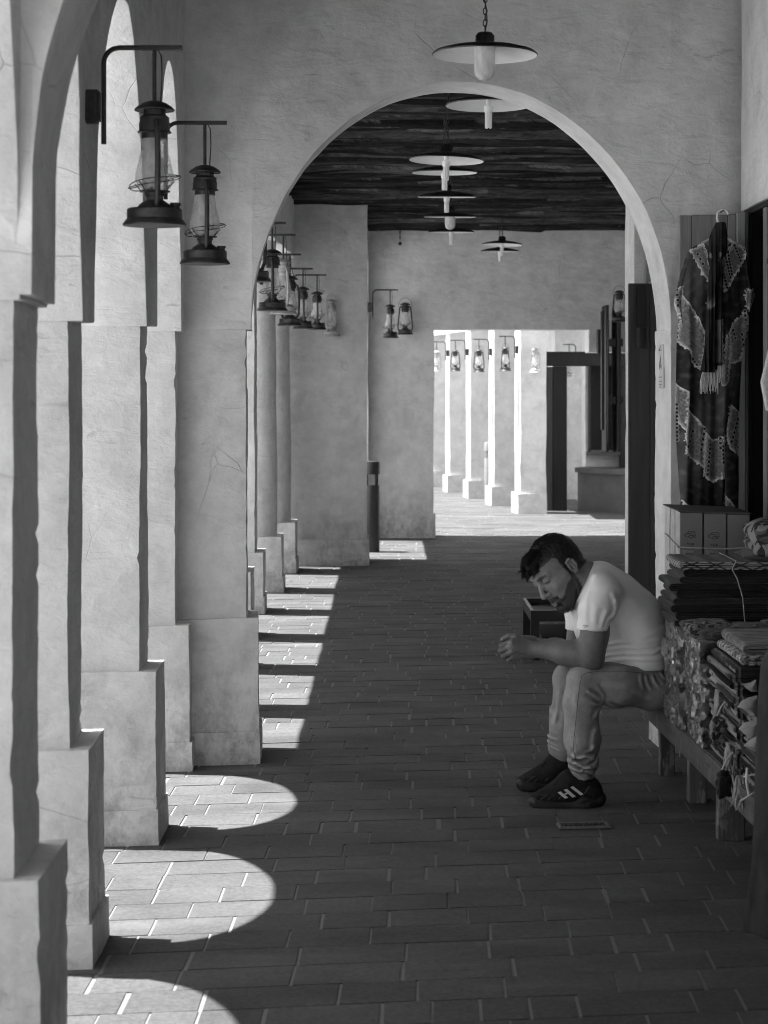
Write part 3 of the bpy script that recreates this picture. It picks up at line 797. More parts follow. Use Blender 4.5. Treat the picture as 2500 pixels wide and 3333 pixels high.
# drain grate
p = FLR = None
d = 10725/(2697-1250); a = W(1820, 2697, d); 
t = thing('drain_grate', 'small metal drain grate set in the pavement below the shoes', 'drain grate', (a.x, d-.04, .0055), .1)
bm = bmesh.new()
for q in ((0, .19, 0, .01), (0, .19, .07, .08), (0, .01, .0105, .0695), (.18, .19, .0105, .0695)): bx(bm, q[0], q[1], q[2], q[3], .001, .009)
obj('rim', bm, mat_plain('worn_steel', .22, .5, .5, .5, .3, 60, .2), t)
bm = bmesh.new()
for k in range(9): bx(bm, .016+k*.0185, .024+k*.0185, .011, .069, .001, .007)
obj('bars', bm, M['iron'], t)
bm = bmesh.new(); bx(bm, .011, .179, .011, .069, .0, .0012); obj('pit', bm, M['void'], t)
# nail and numbered plate on the arch jamb
def plate():
    d0 = 9.06
    t = thing('wall_sign', 'narrow white vertical sign with black leaf-like mark on the right arch jamb', 'sign', (1.2700, 9.10, 1.64), .09)
    # panel lies on the jamb (normal -x), long side up
    bm = bmesh.new(); bx(bm, -.006, .0, -.035, .055, -.01, .19); bmesh.ops.bevel(bm, geom=bm.edges[:], offset=.002, segments=1, affect='EDGES')
    obj('panel', bm, mat_plain('sign_white', .5, .5, .4, 0, .04, 20, 0), t)
    dk = mat_plain('sign_ink', .08, .5, .3, 0, .1, 20, 0)
    bm = bmesh.new()
    def poly(pts):
        v = [bm.verts.new((-.0075, y, z)) for y, z in pts]; bm.faces.new(v)
    Z = lambda v: .19-(v-650)/1270*.2
    Y = lambda u: .05-(u-385)/150*.078
    poly([(Y(455), Z(950)), (Y(472), Z(1080)), (Y(455), Z(1230)), (Y(425), Z(1375)), (Y(405), Z(1370)), (Y(405), Z(1220))])
    poly([(Y(455), Z(1230)), (Y(495), Z(1290)), (Y(485), Z(1340)), (Y(465), Z(1335)), (Y(445), Z(1250))])
    poly([(Y(490), Z(1220)), (Y(496), Z(1220)), (Y(494), Z(1395)), (Y(488), Z(1395))])
    poly([(Y(385), Z(760)), (Y(450), Z(760)), (Y(450), Z(840)), (Y(385), Z(840))])
    poly([(Y(470), Z(815)), (Y(505), Z(805)), (Y(505), Z(825)), (Y(470), Z(828))])
    for zc in (1597, 1715, 1810):
        for k in range(9):
            u = 392+k*14.5; hgt = 14+6*((k*7) % 3)
            poly([(Y(u), Z(zc-hgt)), (Y(u+9), Z(zc-hgt)), (Y(u+9), Z(zc+14)), (Y(u), Z(zc+14))])
    for zc in (725, 1858):
        poly([(Y(430), Z(zc-22)), (Y(458), Z(zc-22)), (Y(458), Z(zc+22)), (Y(430), Z(zc+22))])
    for zc in (692, 1898):
        poly([(Y(390), Z(zc-3)), (Y(525), Z(zc-3)), (Y(525), Z(zc+3)), (Y(390), Z(zc+3))])
    obj('lettering', bm, dk, t)
plate()
# =================================================================== SHOP DOOR, BENCH AND GOODS
def B(bm, w=.003, s=1):
    bmesh.ops.bevel(bm, geom=bm.edges[:], offset=w, segments=s, affect='EDGES'); return bm
# dark inside of the shop
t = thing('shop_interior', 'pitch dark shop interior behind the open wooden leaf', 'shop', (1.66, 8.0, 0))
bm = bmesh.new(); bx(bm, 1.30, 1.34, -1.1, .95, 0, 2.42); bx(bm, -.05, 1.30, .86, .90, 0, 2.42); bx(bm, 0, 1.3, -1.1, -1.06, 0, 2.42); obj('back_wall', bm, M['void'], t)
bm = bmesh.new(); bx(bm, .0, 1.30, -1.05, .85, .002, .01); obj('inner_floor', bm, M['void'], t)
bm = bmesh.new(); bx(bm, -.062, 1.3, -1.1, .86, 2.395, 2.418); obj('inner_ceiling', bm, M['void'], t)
t = thing('door_post', 'thin wooden door post at the right edge of the picture', 'door post', (1.607, 8.40, 0))
bm = bmesh.new(); bx(bm, 0, .04, 0, .07, 0, 2.44); obj('post', B(bm), M['wood_board'], t)
# plank leaf carrying the dress
t = thing('shop_door_leaf', 'weathered plank door leaf behind the hanging tie dyed dress', 'door', (1.288, 8.70, 0))
for i, (a, b, z) in enumerate(((0, .053, 2.385), (.0545, .209, 2.388), (.2105, .2455, 2.391))):
    bm = bmesh.new(); bx(bm, a, b, 0.0, .03, .02, z); obj('plank', B(bm), M['wood_board'], t)
bm = bmesh.new(); bx(bm, .247, .286, -.014, .034, .01, 2.40); obj('rail', B(bm, .004), mat_wood('rail_wood', .34, .4), t)
bm = bmesh.new(); bx(bm, .2875, .300, -.02, .034, .01, 2.40); obj('edge', B(bm, .004), mat_wood('edge_wood', .07, .5), t)
bm = bmesh.new(); bx(bm, .3015, .318, -.006, .034, .01, 2.385); obj('edge', B(bm, .004), M['wood_black'], t)

# bench
t = thing('bench', 'low rough wooden bench carrying the man and the piles of cloth', 'bench', (1.06, 8.45, 0))
def shear(bm):
    for v in bm.verts: v.co.x += -.034*v.co.y
    return bm
for k in range(3):
    bm = bmesh.new(); x = .0+k*.185
    n = 26
    for j in range(n):
        pass
    bx(bm, x, x+.178, -2.42, .0, .338+.002*k, .380+.001*k); bmesh.ops.subdivide_edges(bm, edges=[e for e in bm.edges if e.calc_length() > 1], cuts=24)
    B(bm, .005, 2); shear(bm); wobble(bm, .004, 5, k, .001); obj('seat_plank', bm, M['wood_bench'], t)
bm = bmesh.new(); bx(bm, .015, .04, -2.40, -.02, .27, .336); B(bm, .003); shear(bm); obj('side_rail', bm, M['wood_bench'], t)
for (x0, x1, y0, y1) in ((.10, .162, -.06, .0), (.138, .21, -.605, -.55), (.145, .24, -1.25, -1.195), (.16, .24, -1.95, -1.9), (.46, .53, -.06, 0), (.50, .57, -1.25, -1.195), (.53, .6, -1.95, -1.9)):
    bm = bmesh.new(); bx(bm, x0, x1, y0, y1, 0, .336); bmesh.ops.subdivide_edges(bm, edges=[e for e in bm.edges if e.calc_length() > .2], cuts=5); B(bm, .004, 1); wobble(bm, .003, 8, x0*9); obj('leg', bm, M['wood_leg'], t)

# ---- cloth materials
def mat_cloth(name, v, lo=.6, sc=9, rough=.92, weave=True, hard=False, spec=.1, coat=0., stretch=(1, 1, 1), v2=None):
    m = NT(name, rough, spec); p = m.pos(True)
    q = m.map(p, stretch)
    f = m.noise(q, sc, 3, .5, .8)
    a, b = (.47, .53) if hard else (.3, .7)
    c = m.ramp(f, [(a, v*lo), (b, v if v2 is None else v2)])
    g = m.noise(p, 260, 2, .6)
    c = m.mix(1., c, m.ramp(g, [(.3, .8), (.7, 1.15)]), 'MULTIPLY')
    m.col(c); m.bump(m.math('ADD', f, m.math('MULTIPLY', g, .3)), .3, .003)
    if coat: m.b.inputs['Coat Weight'].default_value = coat; m.b.inputs['Coat Roughness'].default_value = .15
    m.b.inputs['Sheen Weight'].default_value = .15
    return m.m
CL = [mat_cloth('cloth_black', .018), mat_cloth('cloth_charcoal', .035), mat_cloth('cloth_print', .03, 1, 40, hard=True, v2=.20), mat_cloth('cloth_grey', .11, .5), mat_cloth('cloth_pale', .34, .7)]
M['wrap'] = mat_cloth('plastic_wrapped_cloth', .010, 1., 17, .16, hard=False, spec=.6, coat=1., v2=.17)
M['wrap2'] = mat_cloth('plastic_wrapped_dark', .015, 1., 20, .25, hard=False, spec=.6, coat=.8, v2=.12)
M['string'] = mat_plain('string', .4, .9, .1, 0, .2, 60, 0)

def mat_edged(name, v, x0, hi=.26):
    m = NT(name, .92, .1); p = m.pos(True); sx = m.n.new('ShaderNodeSeparateXYZ'); m.l(p, sx.inputs[0])
    x = m.math('ADD', sx.outputs[0], m.math('MULTIPLY', m.noise(p, 20, 2, .5), .012))
    f = m.math('MULTIPLY', m.math('SUBTRACT', x, x0), 12.5)
    c = m.ramp(f, [(0, v), (.20, v), (.22, hi), (.34, hi), (.36, v), (.46, v*2), (.48, hi*.8), (.56, hi*.8), (.58, v), (1, v)])
    c = m.mix(1., c, m.ramp(m.noise(p, 240, 2, .6), [(.3, .75), (.7, 1.2)]), 'MULTIPLY'); m.col(c); m.bump(m.noise(p, 60, 4, .6), .3, .003); return m.m
CLE = [mat_edged('banded_black', .014, 1.118), mat_edged('banded_charcoal', .03, 1.112, .2), mat_edged('banded_grey', .05, 1.122, .32)]
def fold_cloth(name, x0, x1, y0, y1, z, th, mat, parent=None, seed=0, edge=None, sag=.0):
    """one folded textile: outer turn round an inner fold, fold on the left"""
    rnd = random.Random(seed)
    def section(x0, x1, r, n=7):
        pts = [(x1, -r)]
        pts += [(x0+r*(1-math.sin(math.pi*k/n)) , -r*math.cos(math.pi*k/n)) for k in range(0, n+1)]
        pts += [(x1, r)]
        return pts
    ny = 9; R = th/2-.0006
    def skin(bm, out, inn, dx=0):
        rings = []
        poly = out+[p for p in reversed(inn)]
        for j in range(ny+1):
            y = y0+(y1-y0)*j/ny
            dz = sag*math.sin(math.pi*j/ny)
            rings.append([bm.verts.new((px+dx, y, z+th/2+pz+dz)) for px, pz in poly])
        n = len(poly)
        for a, b in zip(rings, rings[1:]):
            for k in range(n): bm.faces.new((a[k], b[k], b[(k+1) % n], a[(k+1) % n]))
        m = len(out)
        for ring, fl in ((rings[0], 0), (rings[-1], 1)):
            for k in range(m-1):
                q = (ring[k], ring[k+1], ring[n-2-k], ring[n-1-k])
                if len(set(q)) == 4: bm.faces.new(q if not fl else q[::-1])
    bm = bmesh.new()
    o = section(x0, x1, R); i_ = section(x0+R*.42, x1, R*.58)
    skin(bm, o, i_)
    o2 = section(x0+R*.62, x1, R*.42); i2 = section(x0+R*.62+R*.3, x1, R*.14)
    skin(bm, o2, i2)
    # densify along x a little for soft waves
    es = [e for e in bm.edges if abs(e.verts[0].co.x-e.verts[1].co.x) > .15]
    bmesh.ops.subdivide_edges(bm, edges=es, cuts=5)
    off = Vector((seed*.37, seed*1.3, z*3))
    for v in bm.verts:
        w = noise.noise_vector(Vector((v.co.x*4, v.co.y*4, z*9))+off)*.010
        v.co += Vector((w.x*1.2, w.y*1.2, w.z*.45))
    bmesh.ops.recalc_face_normals(bm, faces=bm.faces)
    return auto_smooth(obj(name, bm, mat, parent), 60)

# ---- tied stack of dark textiles
t = thing('tied_textile_stack', 'stack of black folded textiles tied with pale string, patterned piece on top', 'textile stack', (0, 0, 0))
z = .752
for i in range(8):
    th = .024+.004*((i*5) % 3)
    if i == 7: th = .03
    fold_cloth('folded_cloth', 1.075+.014*math.sin(i*2.1)+(.0 if i < 6 else .02), 1.62, 7.40+.008*math.cos(i*1.7), 7.74, z, th, CL[0] if i % 3 else CL[1], t, 10+i, sag=.0)
    z += th-.0015
ztop = z
# patterned top cloth: pale ground with dark diamonds
def mat_diamond():
    m = NT('diamond_border', .9, .1); p = m.pos(True)
    sx = m.n.new('ShaderNodeSeparateXYZ'); m.l(p, sx.inputs[0])
    tri = m.math('ABSOLUTE', m.math('SUBTRACT', m.math('FRACT', m.math('MULTIPLY', sx.outputs[0], 11)), .5))
    tz = m.math('ABSOLUTE', m.math('SUBTRACT', m.math('FRACT', m.math('MULTIPLY', m.math('ADD', sx.outputs[2], sx.outputs[1]), 22)), .5))
    d = m.math('ADD', m.math('MULTIPLY', tri, 1.), tz)
    c = m.ramp(d, [(.0, .03), (.24, .03), (.25, .3), (.46, .3), (.47, .04), (.62, .04), (.63, .32), (1, .32)])
    for e in c.node.color_ramp.elements: pass
    c.node.color_ramp.interpolation = 'CONSTANT'; m.col(c); return m.m
fold_cloth('folded_cloth', 1.09, 1.62, 7.385, 7.73, ztop, .03, mat_diamond(), t, 31)
bm = bmesh.new(); tube(bm, [(1.30, 7.376, ztop+.034), (1.285, 7.372, ztop+.004), (1.305, 7.374, .93), (1.325, 7.376, .86), (1.335, 7.386, .765)], .0022, 6); tube(bm, [(1.30, 7.376, ztop+.034), (1.30, 7.74, ztop+.034)], .0022, 6)
auto_smooth(obj('string', bm, M['string'], t), 60)
# ---- floral blanket on top
def blob_mesh(name, c, s, mat, parent=None, amp=.03, sc=7, seed=0, n=44, power=.45, crease=0.):
    """soft bundle: superellipsoid with folds"""
    nu, nv = n, n//2
    V = []
    for j in range(nv+1):
        b = -math.pi/2+math.pi*j/nv
        for i in range(nu):
            a = 2*math.pi*i/nu
            f = lambda w, e: math.copysign(abs(w)**e, w)
            x = f(math.cos(b), power)*f(math.cos(a), power); y = f(math.cos(b), power)*f(math.sin(a), power); zz = f(math.sin(b), power)
            p = Vector((x*s[0], y*s[1], zz*s[2]))
            q = p*sc+Vector((seed, seed*2.3, seed*.7))
            d = noise.noise(q)*amp
            if crease: d -= crease*(1-abs(noise.noise(q*1.9+Vector((9, 0, 0)))*2))**3; d += crease*.5*abs(noise.noise(q*4.1))
            p += p.normalized()*d
            V.append(Vector(c)+p)
    F = []
    for j in range(nv):
        for i in range(nu):
            F.append((j*nu+i, j*nu+(i+1) % nu, (j+1)*nu+(i+1) % nu, (j+1)*nu+i))
    return mesh_np(name, np.array([tuple(v) for v in V]), np.array(F), mat, parent)
def mat_floral():
    m = NT('floral_print', .9, .1); p = m.pos(True)
    n1 = m.noise(p, 13, 2, .45, 1.2); n2 = m.noise(m.map(p, (1, 1, 1), (.5, .3, .2)), 22, 2, .5, .8)
    c = m.mix(m.ramp(n2, [(.50, 0), (.53, 1)]), .035, .10)
    c = m.mix(m.ramp(n1, [(.54, 0), (.56, 1)]), c, .24)
    m.col(c); m.bump(m.noise(p, 200, 2, .6), .3, .003); return m.m
M['floral'] = mat_floral()
t = thing('floral_blanket', 'rolled floral blanket lying on top of the tied black stack', 'blanket', (0, 0, 0))
def roll(name, cx, cz_, rx, rz, y0, y1, seed, mat):
    V = []; nu, nv = 64, 22
    for j in range(nv+1):
        y = y0+(y1-y0)*j/nv; cap = 1-max(0, (abs(2*j/nv-1)-.8)/.2)**2*.35
        for i in range(nu):
            a = 2*math.pi*i/nu; c, s_ = math.cos(a), math.sin(a)
            r = 1+.05*noise.noise(Vector((c*2+seed, s_*2, y*9)))+.04*math.sin(a*5+y*20+seed)
            V.append((cx+math.copysign(abs(c)**.7, c)*rx*r*cap, y, cz_+math.copysign(abs(s_)**.8, s_)*rz*r*cap))
    V += [(cx, y0-.008, cz_), (cx, y1+.008, cz_)]
    F4 = [(j*nu+i, j*nu+(i+1) % nu, (j+1)*nu+(i+1) % nu, (j+1)*nu+i) for j in range(nv) for i in range(nu)]
    F4 += [(nu*(nv+1), (i+1) % nu, i, i) for i in range(0)]
    bm = bmesh.new(); vs = [bm.verts.new(v) for v in V]
    for q in F4: bm.faces.new([vs[k] for k in q])
    for i in range(nu):
        bm.faces.new((vs[-2], vs[(i+1) % nu], vs[i])); bm.faces.new((vs[-1], vs[nv*nu+i], vs[nv*nu+(i+1) % nu]))
    return auto_smooth(obj(name, bm, mat, t), 60)
roll('outer_roll', 1.505, ztop+.125, .125, .050, 7.40, 7.70, 3, M['floral'])
roll('inner_roll', 1.49, ztop+.078, .115, .040, 7.385, 7.68, 5, M['floral'])
roll('lower_fold', 1.49, ztop+.043, .145, .015, 7.40, 7.70, 7, CL[3])
# ---- carton
t = thing('carton', 'cardboard carton with three printed boxes bound with string, standing on the goods', 'carton', (1.185, 8.0, .80))
mc = mat_plain('cardboard_grey', .20, .8, .2, 0, .06, 18, .05); mcs = mat_plain('carton_side', .46, .7, .2, 0, .3, 14, .1)
for i in range(3):
    bm = bmesh.new(); bx(bm, .003+i*.0945, .0945+i*.0945-.003, 0, .42, .0, .335-.004*i); obj('box_panel', B(bm, .002), mc, t)
bm = bmesh.new(); bx(bm, -.0, .0015, .004, .43, .0, .338); bx(bm, -.004, -.0012, .12, .16, .0, .339); obj('side_sheet', bm, mcs, t)
bm = bmesh.new(); bx(bm, -.006, .288, -.004, .44, .339, .343)
for v in bm.verts: v.co.z -= .035*max(0, v.co.x)
obj('lid', bm, mat_plain('carton_lid', .09, .8, .2), t)
ink = mat_plain('carton_ink', .035, .8, .2, 0, .1, 20, 0)
CK = .241*8.0/6500
def cz(x, y): return (2100+.241*x-1250)*8.0/6500-1.185, EYE+(1250-(1630+.241*y))*8.0/6500-.80
for dx, dy in ((0, 0), (320, 14)):
    bm = bmesh.new()
    for pl in ([(565, 428), (597, 408), (625, 424), (650, 411), (682, 442)], [(528, 458), (575, 438), (625, 446), (664, 478)], [(528, 458), (548, 482), (560, 490)], [(572, 492), (598, 470), (636, 468), (668, 500)], [(588, 490), (617, 508), (648, 488)], [(682, 455), (672, 492)], [(565, 575), (582, 575), (582, 592)], [(622, 572), (606, 574), (602, 586), (608, 600), (622, 600), (622, 588)], [(640, 570), (640, 600)], [(650, 570), (650, 600)]):
        tube(bm, [(cz(x+dx, y+dy)[0], -.0006, cz(x+dx, y+dy)[1]) for x, y in pl], .0011, 4)
    obj('printed_emblem', bm, ink, t)
def quadc(bm, pts, y): bm.faces.new([bm.verts.new((cz(a, b)[0], y, cz(a, b)[1])) for a, b in pts])
bm = bmesh.new()
for dx in (0, 318): quadc(bm, [(490+dx, 845), (645+dx, 845), (652+dx, 672), (496+dx, 665)], -.0008); quadc(bm, [(600+dx, 700), (655+dx, 702), (657+dx, 676), (605+dx, 674)], -.0014)
o = obj('sticker', bm, mat_plain('sticker_grey', .27, .6, .3, 0, .35, 90, 0), t)
bm = bmesh.new()
for dx in (0, 318):
    quadc(bm, [(520+dx, 775), (612+dx, 808), (616+dx, 820), (522+dx, 790)], -.002)
    quadc(bm, [(535+dx, 735), (560+dx, 700), (650+dx, 715), (630+dx, 760)], -.002)
obj('sticker_print', bm, mat_plain('sticker_ink', .1, .6, .3, 0, .4, 90, 0), t)
bm = bmesh.new(); zs_ = cz(0, 640)[1]
tube(bm, [(-.006, .38, zs_+.03), (-.006, .12, zs_+.012), (-.006, -.006, zs_+.004), (.1, -.006, zs_), (.2, -.006, zs_-.002), (.29, -.006, zs_+.004)], .0035, 7)
tube(bm, [(-.009, .2, .34), (-.009, .22, .2), (-.009, .2, .0)], .0022, 6); auto_smooth(obj('string', bm, M['string'], t), 60)
# things under the carton and behind the man
t = thing('cloth_heap', 'heap of crumpled cloths wedged under the carton behind the man', 'cloth heap', (0, 0, 0))
blob_mesh('lower_mass', (1.36, 8.15, .59), (.24, .26, .205), CL[1], t, .03, 5, 1, 60, .35, .02)
blob_mesh('pale_cloth', (1.155, 7.96, .735), (.035, .05, .05), CL[4], t, .012, 12, 2, 30, .7, .01)
blob_mesh('dark_cloth', (1.15, 7.9, .80), (.05, .06, .03), CL[1], t, .012, 12, 4, 30, .6, .01)

# ---- wrapped bundles: five courses, three deep, along the bench edge
def crumple(name, x0, x1, y0, y1, z0, z1, mat, label, seed, group, par=None):
    bm = rough_box(x0, x1, y0, y1, z0, z1, .0125, .01, .0, seed)
    off = Vector((seed*3.7, seed*1.9, seed*5.3))
    c = Vector(((x0+x1)/2, (y0+y1)/2, (z0+z1)/2))
    for v in bm.verts:
        p = v.co*17+off
        a = 1-abs(noise.noise(p))*2.2; b = 1-abs(noise.noise(p*2.3))*2.2
        d = (a*.012+b*.009)+noise.noise(p*.5)*.012
        w = v.co-c; w.z *= .35
        v.co += w.normalized()*d
    bmesh.ops.recalc_face_normals(bm, faces=bm.faces)
    o = obj(name, bm, mat, par)
    tagit(o, label, 'textile bundle', group); o.data.set_sharp_from_angle(angle=math.radians(28)); o.data.polygons.foreach_set('use_smooth', [True]*len(o.data.polygons))
    return o
WL = ['plastic wrapped printed garments piled on the bench edge behind the man']
rnd = random.Random(5)
where = ['directly behind the seated man', 'in the middle of the wrapped pile', 'at the near end of the wrapped pile']
lev = ['bottom', 'second', 'third', 'fourth', 'topmost']
for c in range(2):
    y0 = 7.325-c*.365; xo = 1.082+.026*c
    for k in range(5):
        h = .0735
        o = crumple('wrapped_garment', xo+rnd.uniform(-.006, .01), xo+.20, y0, y0+.36, .384+k*h, .384+(k+1)*h-.003, M['wrap'] if rnd.random() < .7 else M['wrap2'], '%s wrapped garment %s' % (lev[k], where[c]), c*5+k+1, WL[0])
# ---- dark folded textiles on the bench, fold loops toward the man
gl = 'folded dark textiles stacked at the near end of the bench'
z = .385
names = ['charcoal', 'black', 'printed', 'black']
k = 0
while z < .735:
    th = .0200+.003*(k % 3)
    idx = [1, 0, 0, 2, 0, 0, 1][k % 7]
    t = fold_cloth('folded_textile', 1.135+.010*math.sin(k*1.9)-.012*(1 if z > .60 else 0), 1.72, 6.44, 6.93, z, th, CLE[idx], None, 50+k)
    tagit(t, 'dark folded textile, layer %s above the bench in the nearest pile' % ['one', 'two', 'three', 'four', 'five', 'six', 'seven', 'eight', 'nine', 'ten', 'eleven', 'twelve', 'thirteen', 'fourteen', 'fifteen', 'sixteen', 'seventeen', 'eighteen', 'nineteen', 'twenty'][k], 'folded textile', gl)
    z += th+.0005; k += 1
ztp = z
gl2 = 'printed and crocheted textiles under the tied black stack'
z = .385; k = 0
while z < .74:
    th = .040+.006*(k % 2)
    idx = [1, 2, 0, 2, 3, 0, 2, 4, 2][k % 9]
    t = fold_cloth('folded_textile', 1.29+.012*math.sin(k*2.3), 1.74, 6.96, 7.36, z, th-.002, CL[idx], None, 80+k)
    tagit(t, 'printed folded textile, layer %s up in the middle pile below the tied stack' % ['one', 'two', 'three', 'four', 'five', 'six', 'seven', 'eight', 'nine', 'ten'][k], 'folded textile', gl2)
    z += th; k += 1
z3 = .385; k = 0
while z3 < .62:
    th = .0205+.003*(k % 3)
    t = fold_cloth('folded_textile', 1.150+.012*math.sin(k*2.7), 1.74, 6.08, 6.42, z3, th, CLE[[0, 1, 0, 2, 1, 0, 0, 1][k % 8]], None, 150+k)
    tagit(t, 'dark folded textile, layer %s up in the low front pile at the bench end' % ['one', 'two', 'three', 'four', 'five', 'six', 'seven', 'eight', 'nine', 'ten', 'eleven', 'twelve'][k], 'folded textile', 'low front pile of dark textiles')
    z3 += th+.0005; k += 1
for i, (x, y, zz_, sx, sy, sz, mi, lb) in enumerate(((1.17, 7.25, .772, .085, .10, .020, 2, 'rumpled printed scarf left end below the tied stack'), (1.33, 7.12, .768, .10, .13, .024, 4, 'rumpled pale scarf lying in the middle below the tied stack'),
        (1.20, 7.06, .765, .07, .10, .018, 1, 'rumpled charcoal scarf lying over the wrapped garments'), (1.45, 7.18, .775, .09, .12, .022, 2, 'rumpled printed scarf right end below the tied stack'))):
    o = blob_mesh('rumpled_scarf', (x, y, zz_), (sx, sy, sz), CL[mi] if mi != 4 else CL[3], None, .020, 15, i*3+1, 64, .55, .014)
    tagit(o, lb, 'scarf', 'rumpled scarves on the goods')
t = fold_cloth('crochet_shawl', 1.15, 1.72, 6.46, 6.90, ztp, .03, mat_cloth('crochet', .1, .3, 60, hard=True, v2=.42), None, 120); tagit(t, 'pale crocheted shawl folded on top of the nearest dark pile', 'shawl')
z = ztp+.0305
t = fold_cloth('tie_dyed_cloth', 1.17, 1.72, 6.5, 6.92, z, .034, mat_cloth('tie_dye', .03, 1, 12, v2=.25, stretch=(1, 3, 6)), None, 121); tagit(t, 'tie dyed cloth folded above the crocheted shawl', 'folded textile')
# ---- tassels, pouches and pale pointed cloths at the near left corner
def fringe(name, label, p, w, L, n, mat, seed, thick=.0035, par=None):
    rnd = random.Random(seed); bm = bmesh.new()
    for k in range(n):
        x = p[0]+rnd.uniform(-w, w)*.5; y = p[1]+rnd.uniform(-.03, .03); l = L*rnd.uniform(.7, 1.05)
        tube(bm, [(x, y, p[2]), (x+rnd.uniform(-.008, .008), y+rnd.uniform(-.008, .008), p[2]-l*.35), (x+rnd.uniform(-.012, .012), y+rnd.uniform(-.01, .01), p[2]-l*.7), (x+rnd.uniform(-.012, .012), y, p[2]-l)], [thick, thick*1.3, thick, thick*.5], 5)
    return auto_smooth(obj(name, bm, mat, par), 60)
tm = mat_cloth('wool_fringe', .42, .6, 30)
tagit(fringe('tassel', 'upper pale wool tassel hanging from the folded textiles', (1.135, 6.72, .62), .035, .13, 34, tm, 1), 'upper pale wool tassel hanging from the folded textiles', 'tassel', 'wool tassels on the goods')
tagit(fringe('tassel', '', (1.135, 6.50, .48), .04, .11, 34, tm, 2), 'middle pale wool tassel beside the fold loops', 'tassel', 'wool tassels on the goods')
tagit(fringe('tassel', '', (1.14, 6.38, .395), .045, .10, 34, tm, 3), 'lowest pale wool tassel over the bench edge', 'tassel', 'wool tassels on the goods')
for i, (x, y, zz, lb) in enumerate(((1.108, 6.62, .50, 'upper small dark pouch hanging over the bench edge'), (1.098, 6.46, .355, 'lower small black pouch hanging below the bench edge'))):
    t = thing('pouch', lb, 'pouch', (0, 0, 0), 0, 'small cloth pouches')
    blob_mesh('bag', (x, y, zz), (.022, .034, .044), CL[0] if i else CL[2], t, .022, 24, i+3, 44, .5, .012)
    bm = bmesh.new(); tube(bm, [(x-.01, y, zz+.035), (x+.01, y, zz+.08), (x+.04, y+.01, zz+.11)], .0035, 6); auto_smooth(obj('strap', bm, M['string'], t), 60)
def leaf_cloth(label, pts, d, mat, seed, group):
    """pointed cloth end: outline (photo pixels) given its own bulge and thickness"""
    c = sum((Vector(W(x, y, d)) for x, y in pts), Vector())/len(pts)
    bm = bmesh.new(); n = len(pts); R = 5
    ringsF, ringsB = [], []
    for r in range(R+1):
        s = 1-r/(R+.0)
        rf, rb = [], []
        for (x, y) in pts:
            p = c+(Vector(W(x, y, d))-c)*max(s, .02)
            b = .028*(1-s*s)+noise.noise(p*30+Vector((seed, 0, 0)))*.006
            rf.append(bm.verts.new(p+Vector((0, -b-.001, 0)))); rb.append(bm.verts.new(p+Vector((0, -b+.003+.004*(1-s), 0))))
        ringsF.append(rf); ringsB.append(rb)
    for r in range(R):
        for k in range(n):
            bm.faces.new((ringsF[r][k], ringsF[r][(k+1) % n], ringsF[r+1][(k+1) % n], ringsF[r+1][k]))
            bm.faces.new((ringsB[r][k], ringsB[r+1][k], ringsB[r+1][(k+1) % n], ringsB[r][(k+1) % n]))
    bm.faces.new(ringsF[R][::-1]); bm.faces.new(ringsB[R])
    for k in range(n): bm.faces.new((ringsF[0][k], ringsB[0][k], ringsB[0][(k+1) % n], ringsF[0][(k+1) % n]))
    bmesh.ops.recalc_face_normals(bm, faces=bm.faces)
    return tagit(auto_smooth(obj('scarf_end', bm, mat), 70), label, 'scarf end', group)
gs = 'pale pointed scarf ends at the right edge'
sc_ = .2261  # zoom factor of the survey of this corner
def zz(x, y): return (2150+sc_*x, 2000+sc_*y)
for i, (lb, pl) in enumerate([('topmost pale pointed scarf end beside the dark hanging cloth', [(1180, 1000), (1290, 985), (1380, 940), (1400, 1110), (1310, 1115), (1230, 1060)]),
        ('large pale scarf end curving over the dark folds', [(1105, 1335), (1160, 1250), (1270, 1195), (1400, 1170), (1420, 1520), (1330, 1470), (1240, 1400), (1180, 1350)]),
        ('middle pale scarf end pointing left', [(1130, 1650), (1200, 1560), (1290, 1540), (1420, 1500), (1420, 1700), (1400, 1760), (1290, 1800), (1210, 1720)]),
        ('lower pale scarf end hanging down', [(1200, 1890), (1290, 1810), (1400, 1740), (1420, 1960), (1360, 1985), (1280, 1940)])]):
    leaf_cloth(lb, [zz(x, y) for x, y in pl], 6.25-.03*i, CL[4], i*3, gs)
# white strap loops low at the right
t = thing('strap_bundle', 'dark bag with white straps at the near bottom corner of the goods', 'bag', (0, 0, 0))
blob_mesh('bag', (1.19, 6.10, .33), (.055, .07, .085), CL[1], t, .014, 10, 8, 40, .6, .008)
bm = bmesh.new()
tube(bm, [W(2410, 2608, 6.0), W(2440, 2590, 5.98), W(2466, 2572, 6.0)], .006, 8, r2=.003)
tube(bm, [W(2422, 2528, 6.0), W(2445, 2522, 5.99), W(2468, 2520, 6.0)], .006, 8, r2=.003)
tube(bm, [W(2432, 2500, 6.0), W(2430, 2545, 5.98), W(2438, 2590, 6.0)], .004, 8); auto_smooth(obj('strap', bm, mat_plain('white_strap', .6, .7, .2, 0, .1, 40, 0), t), 60)

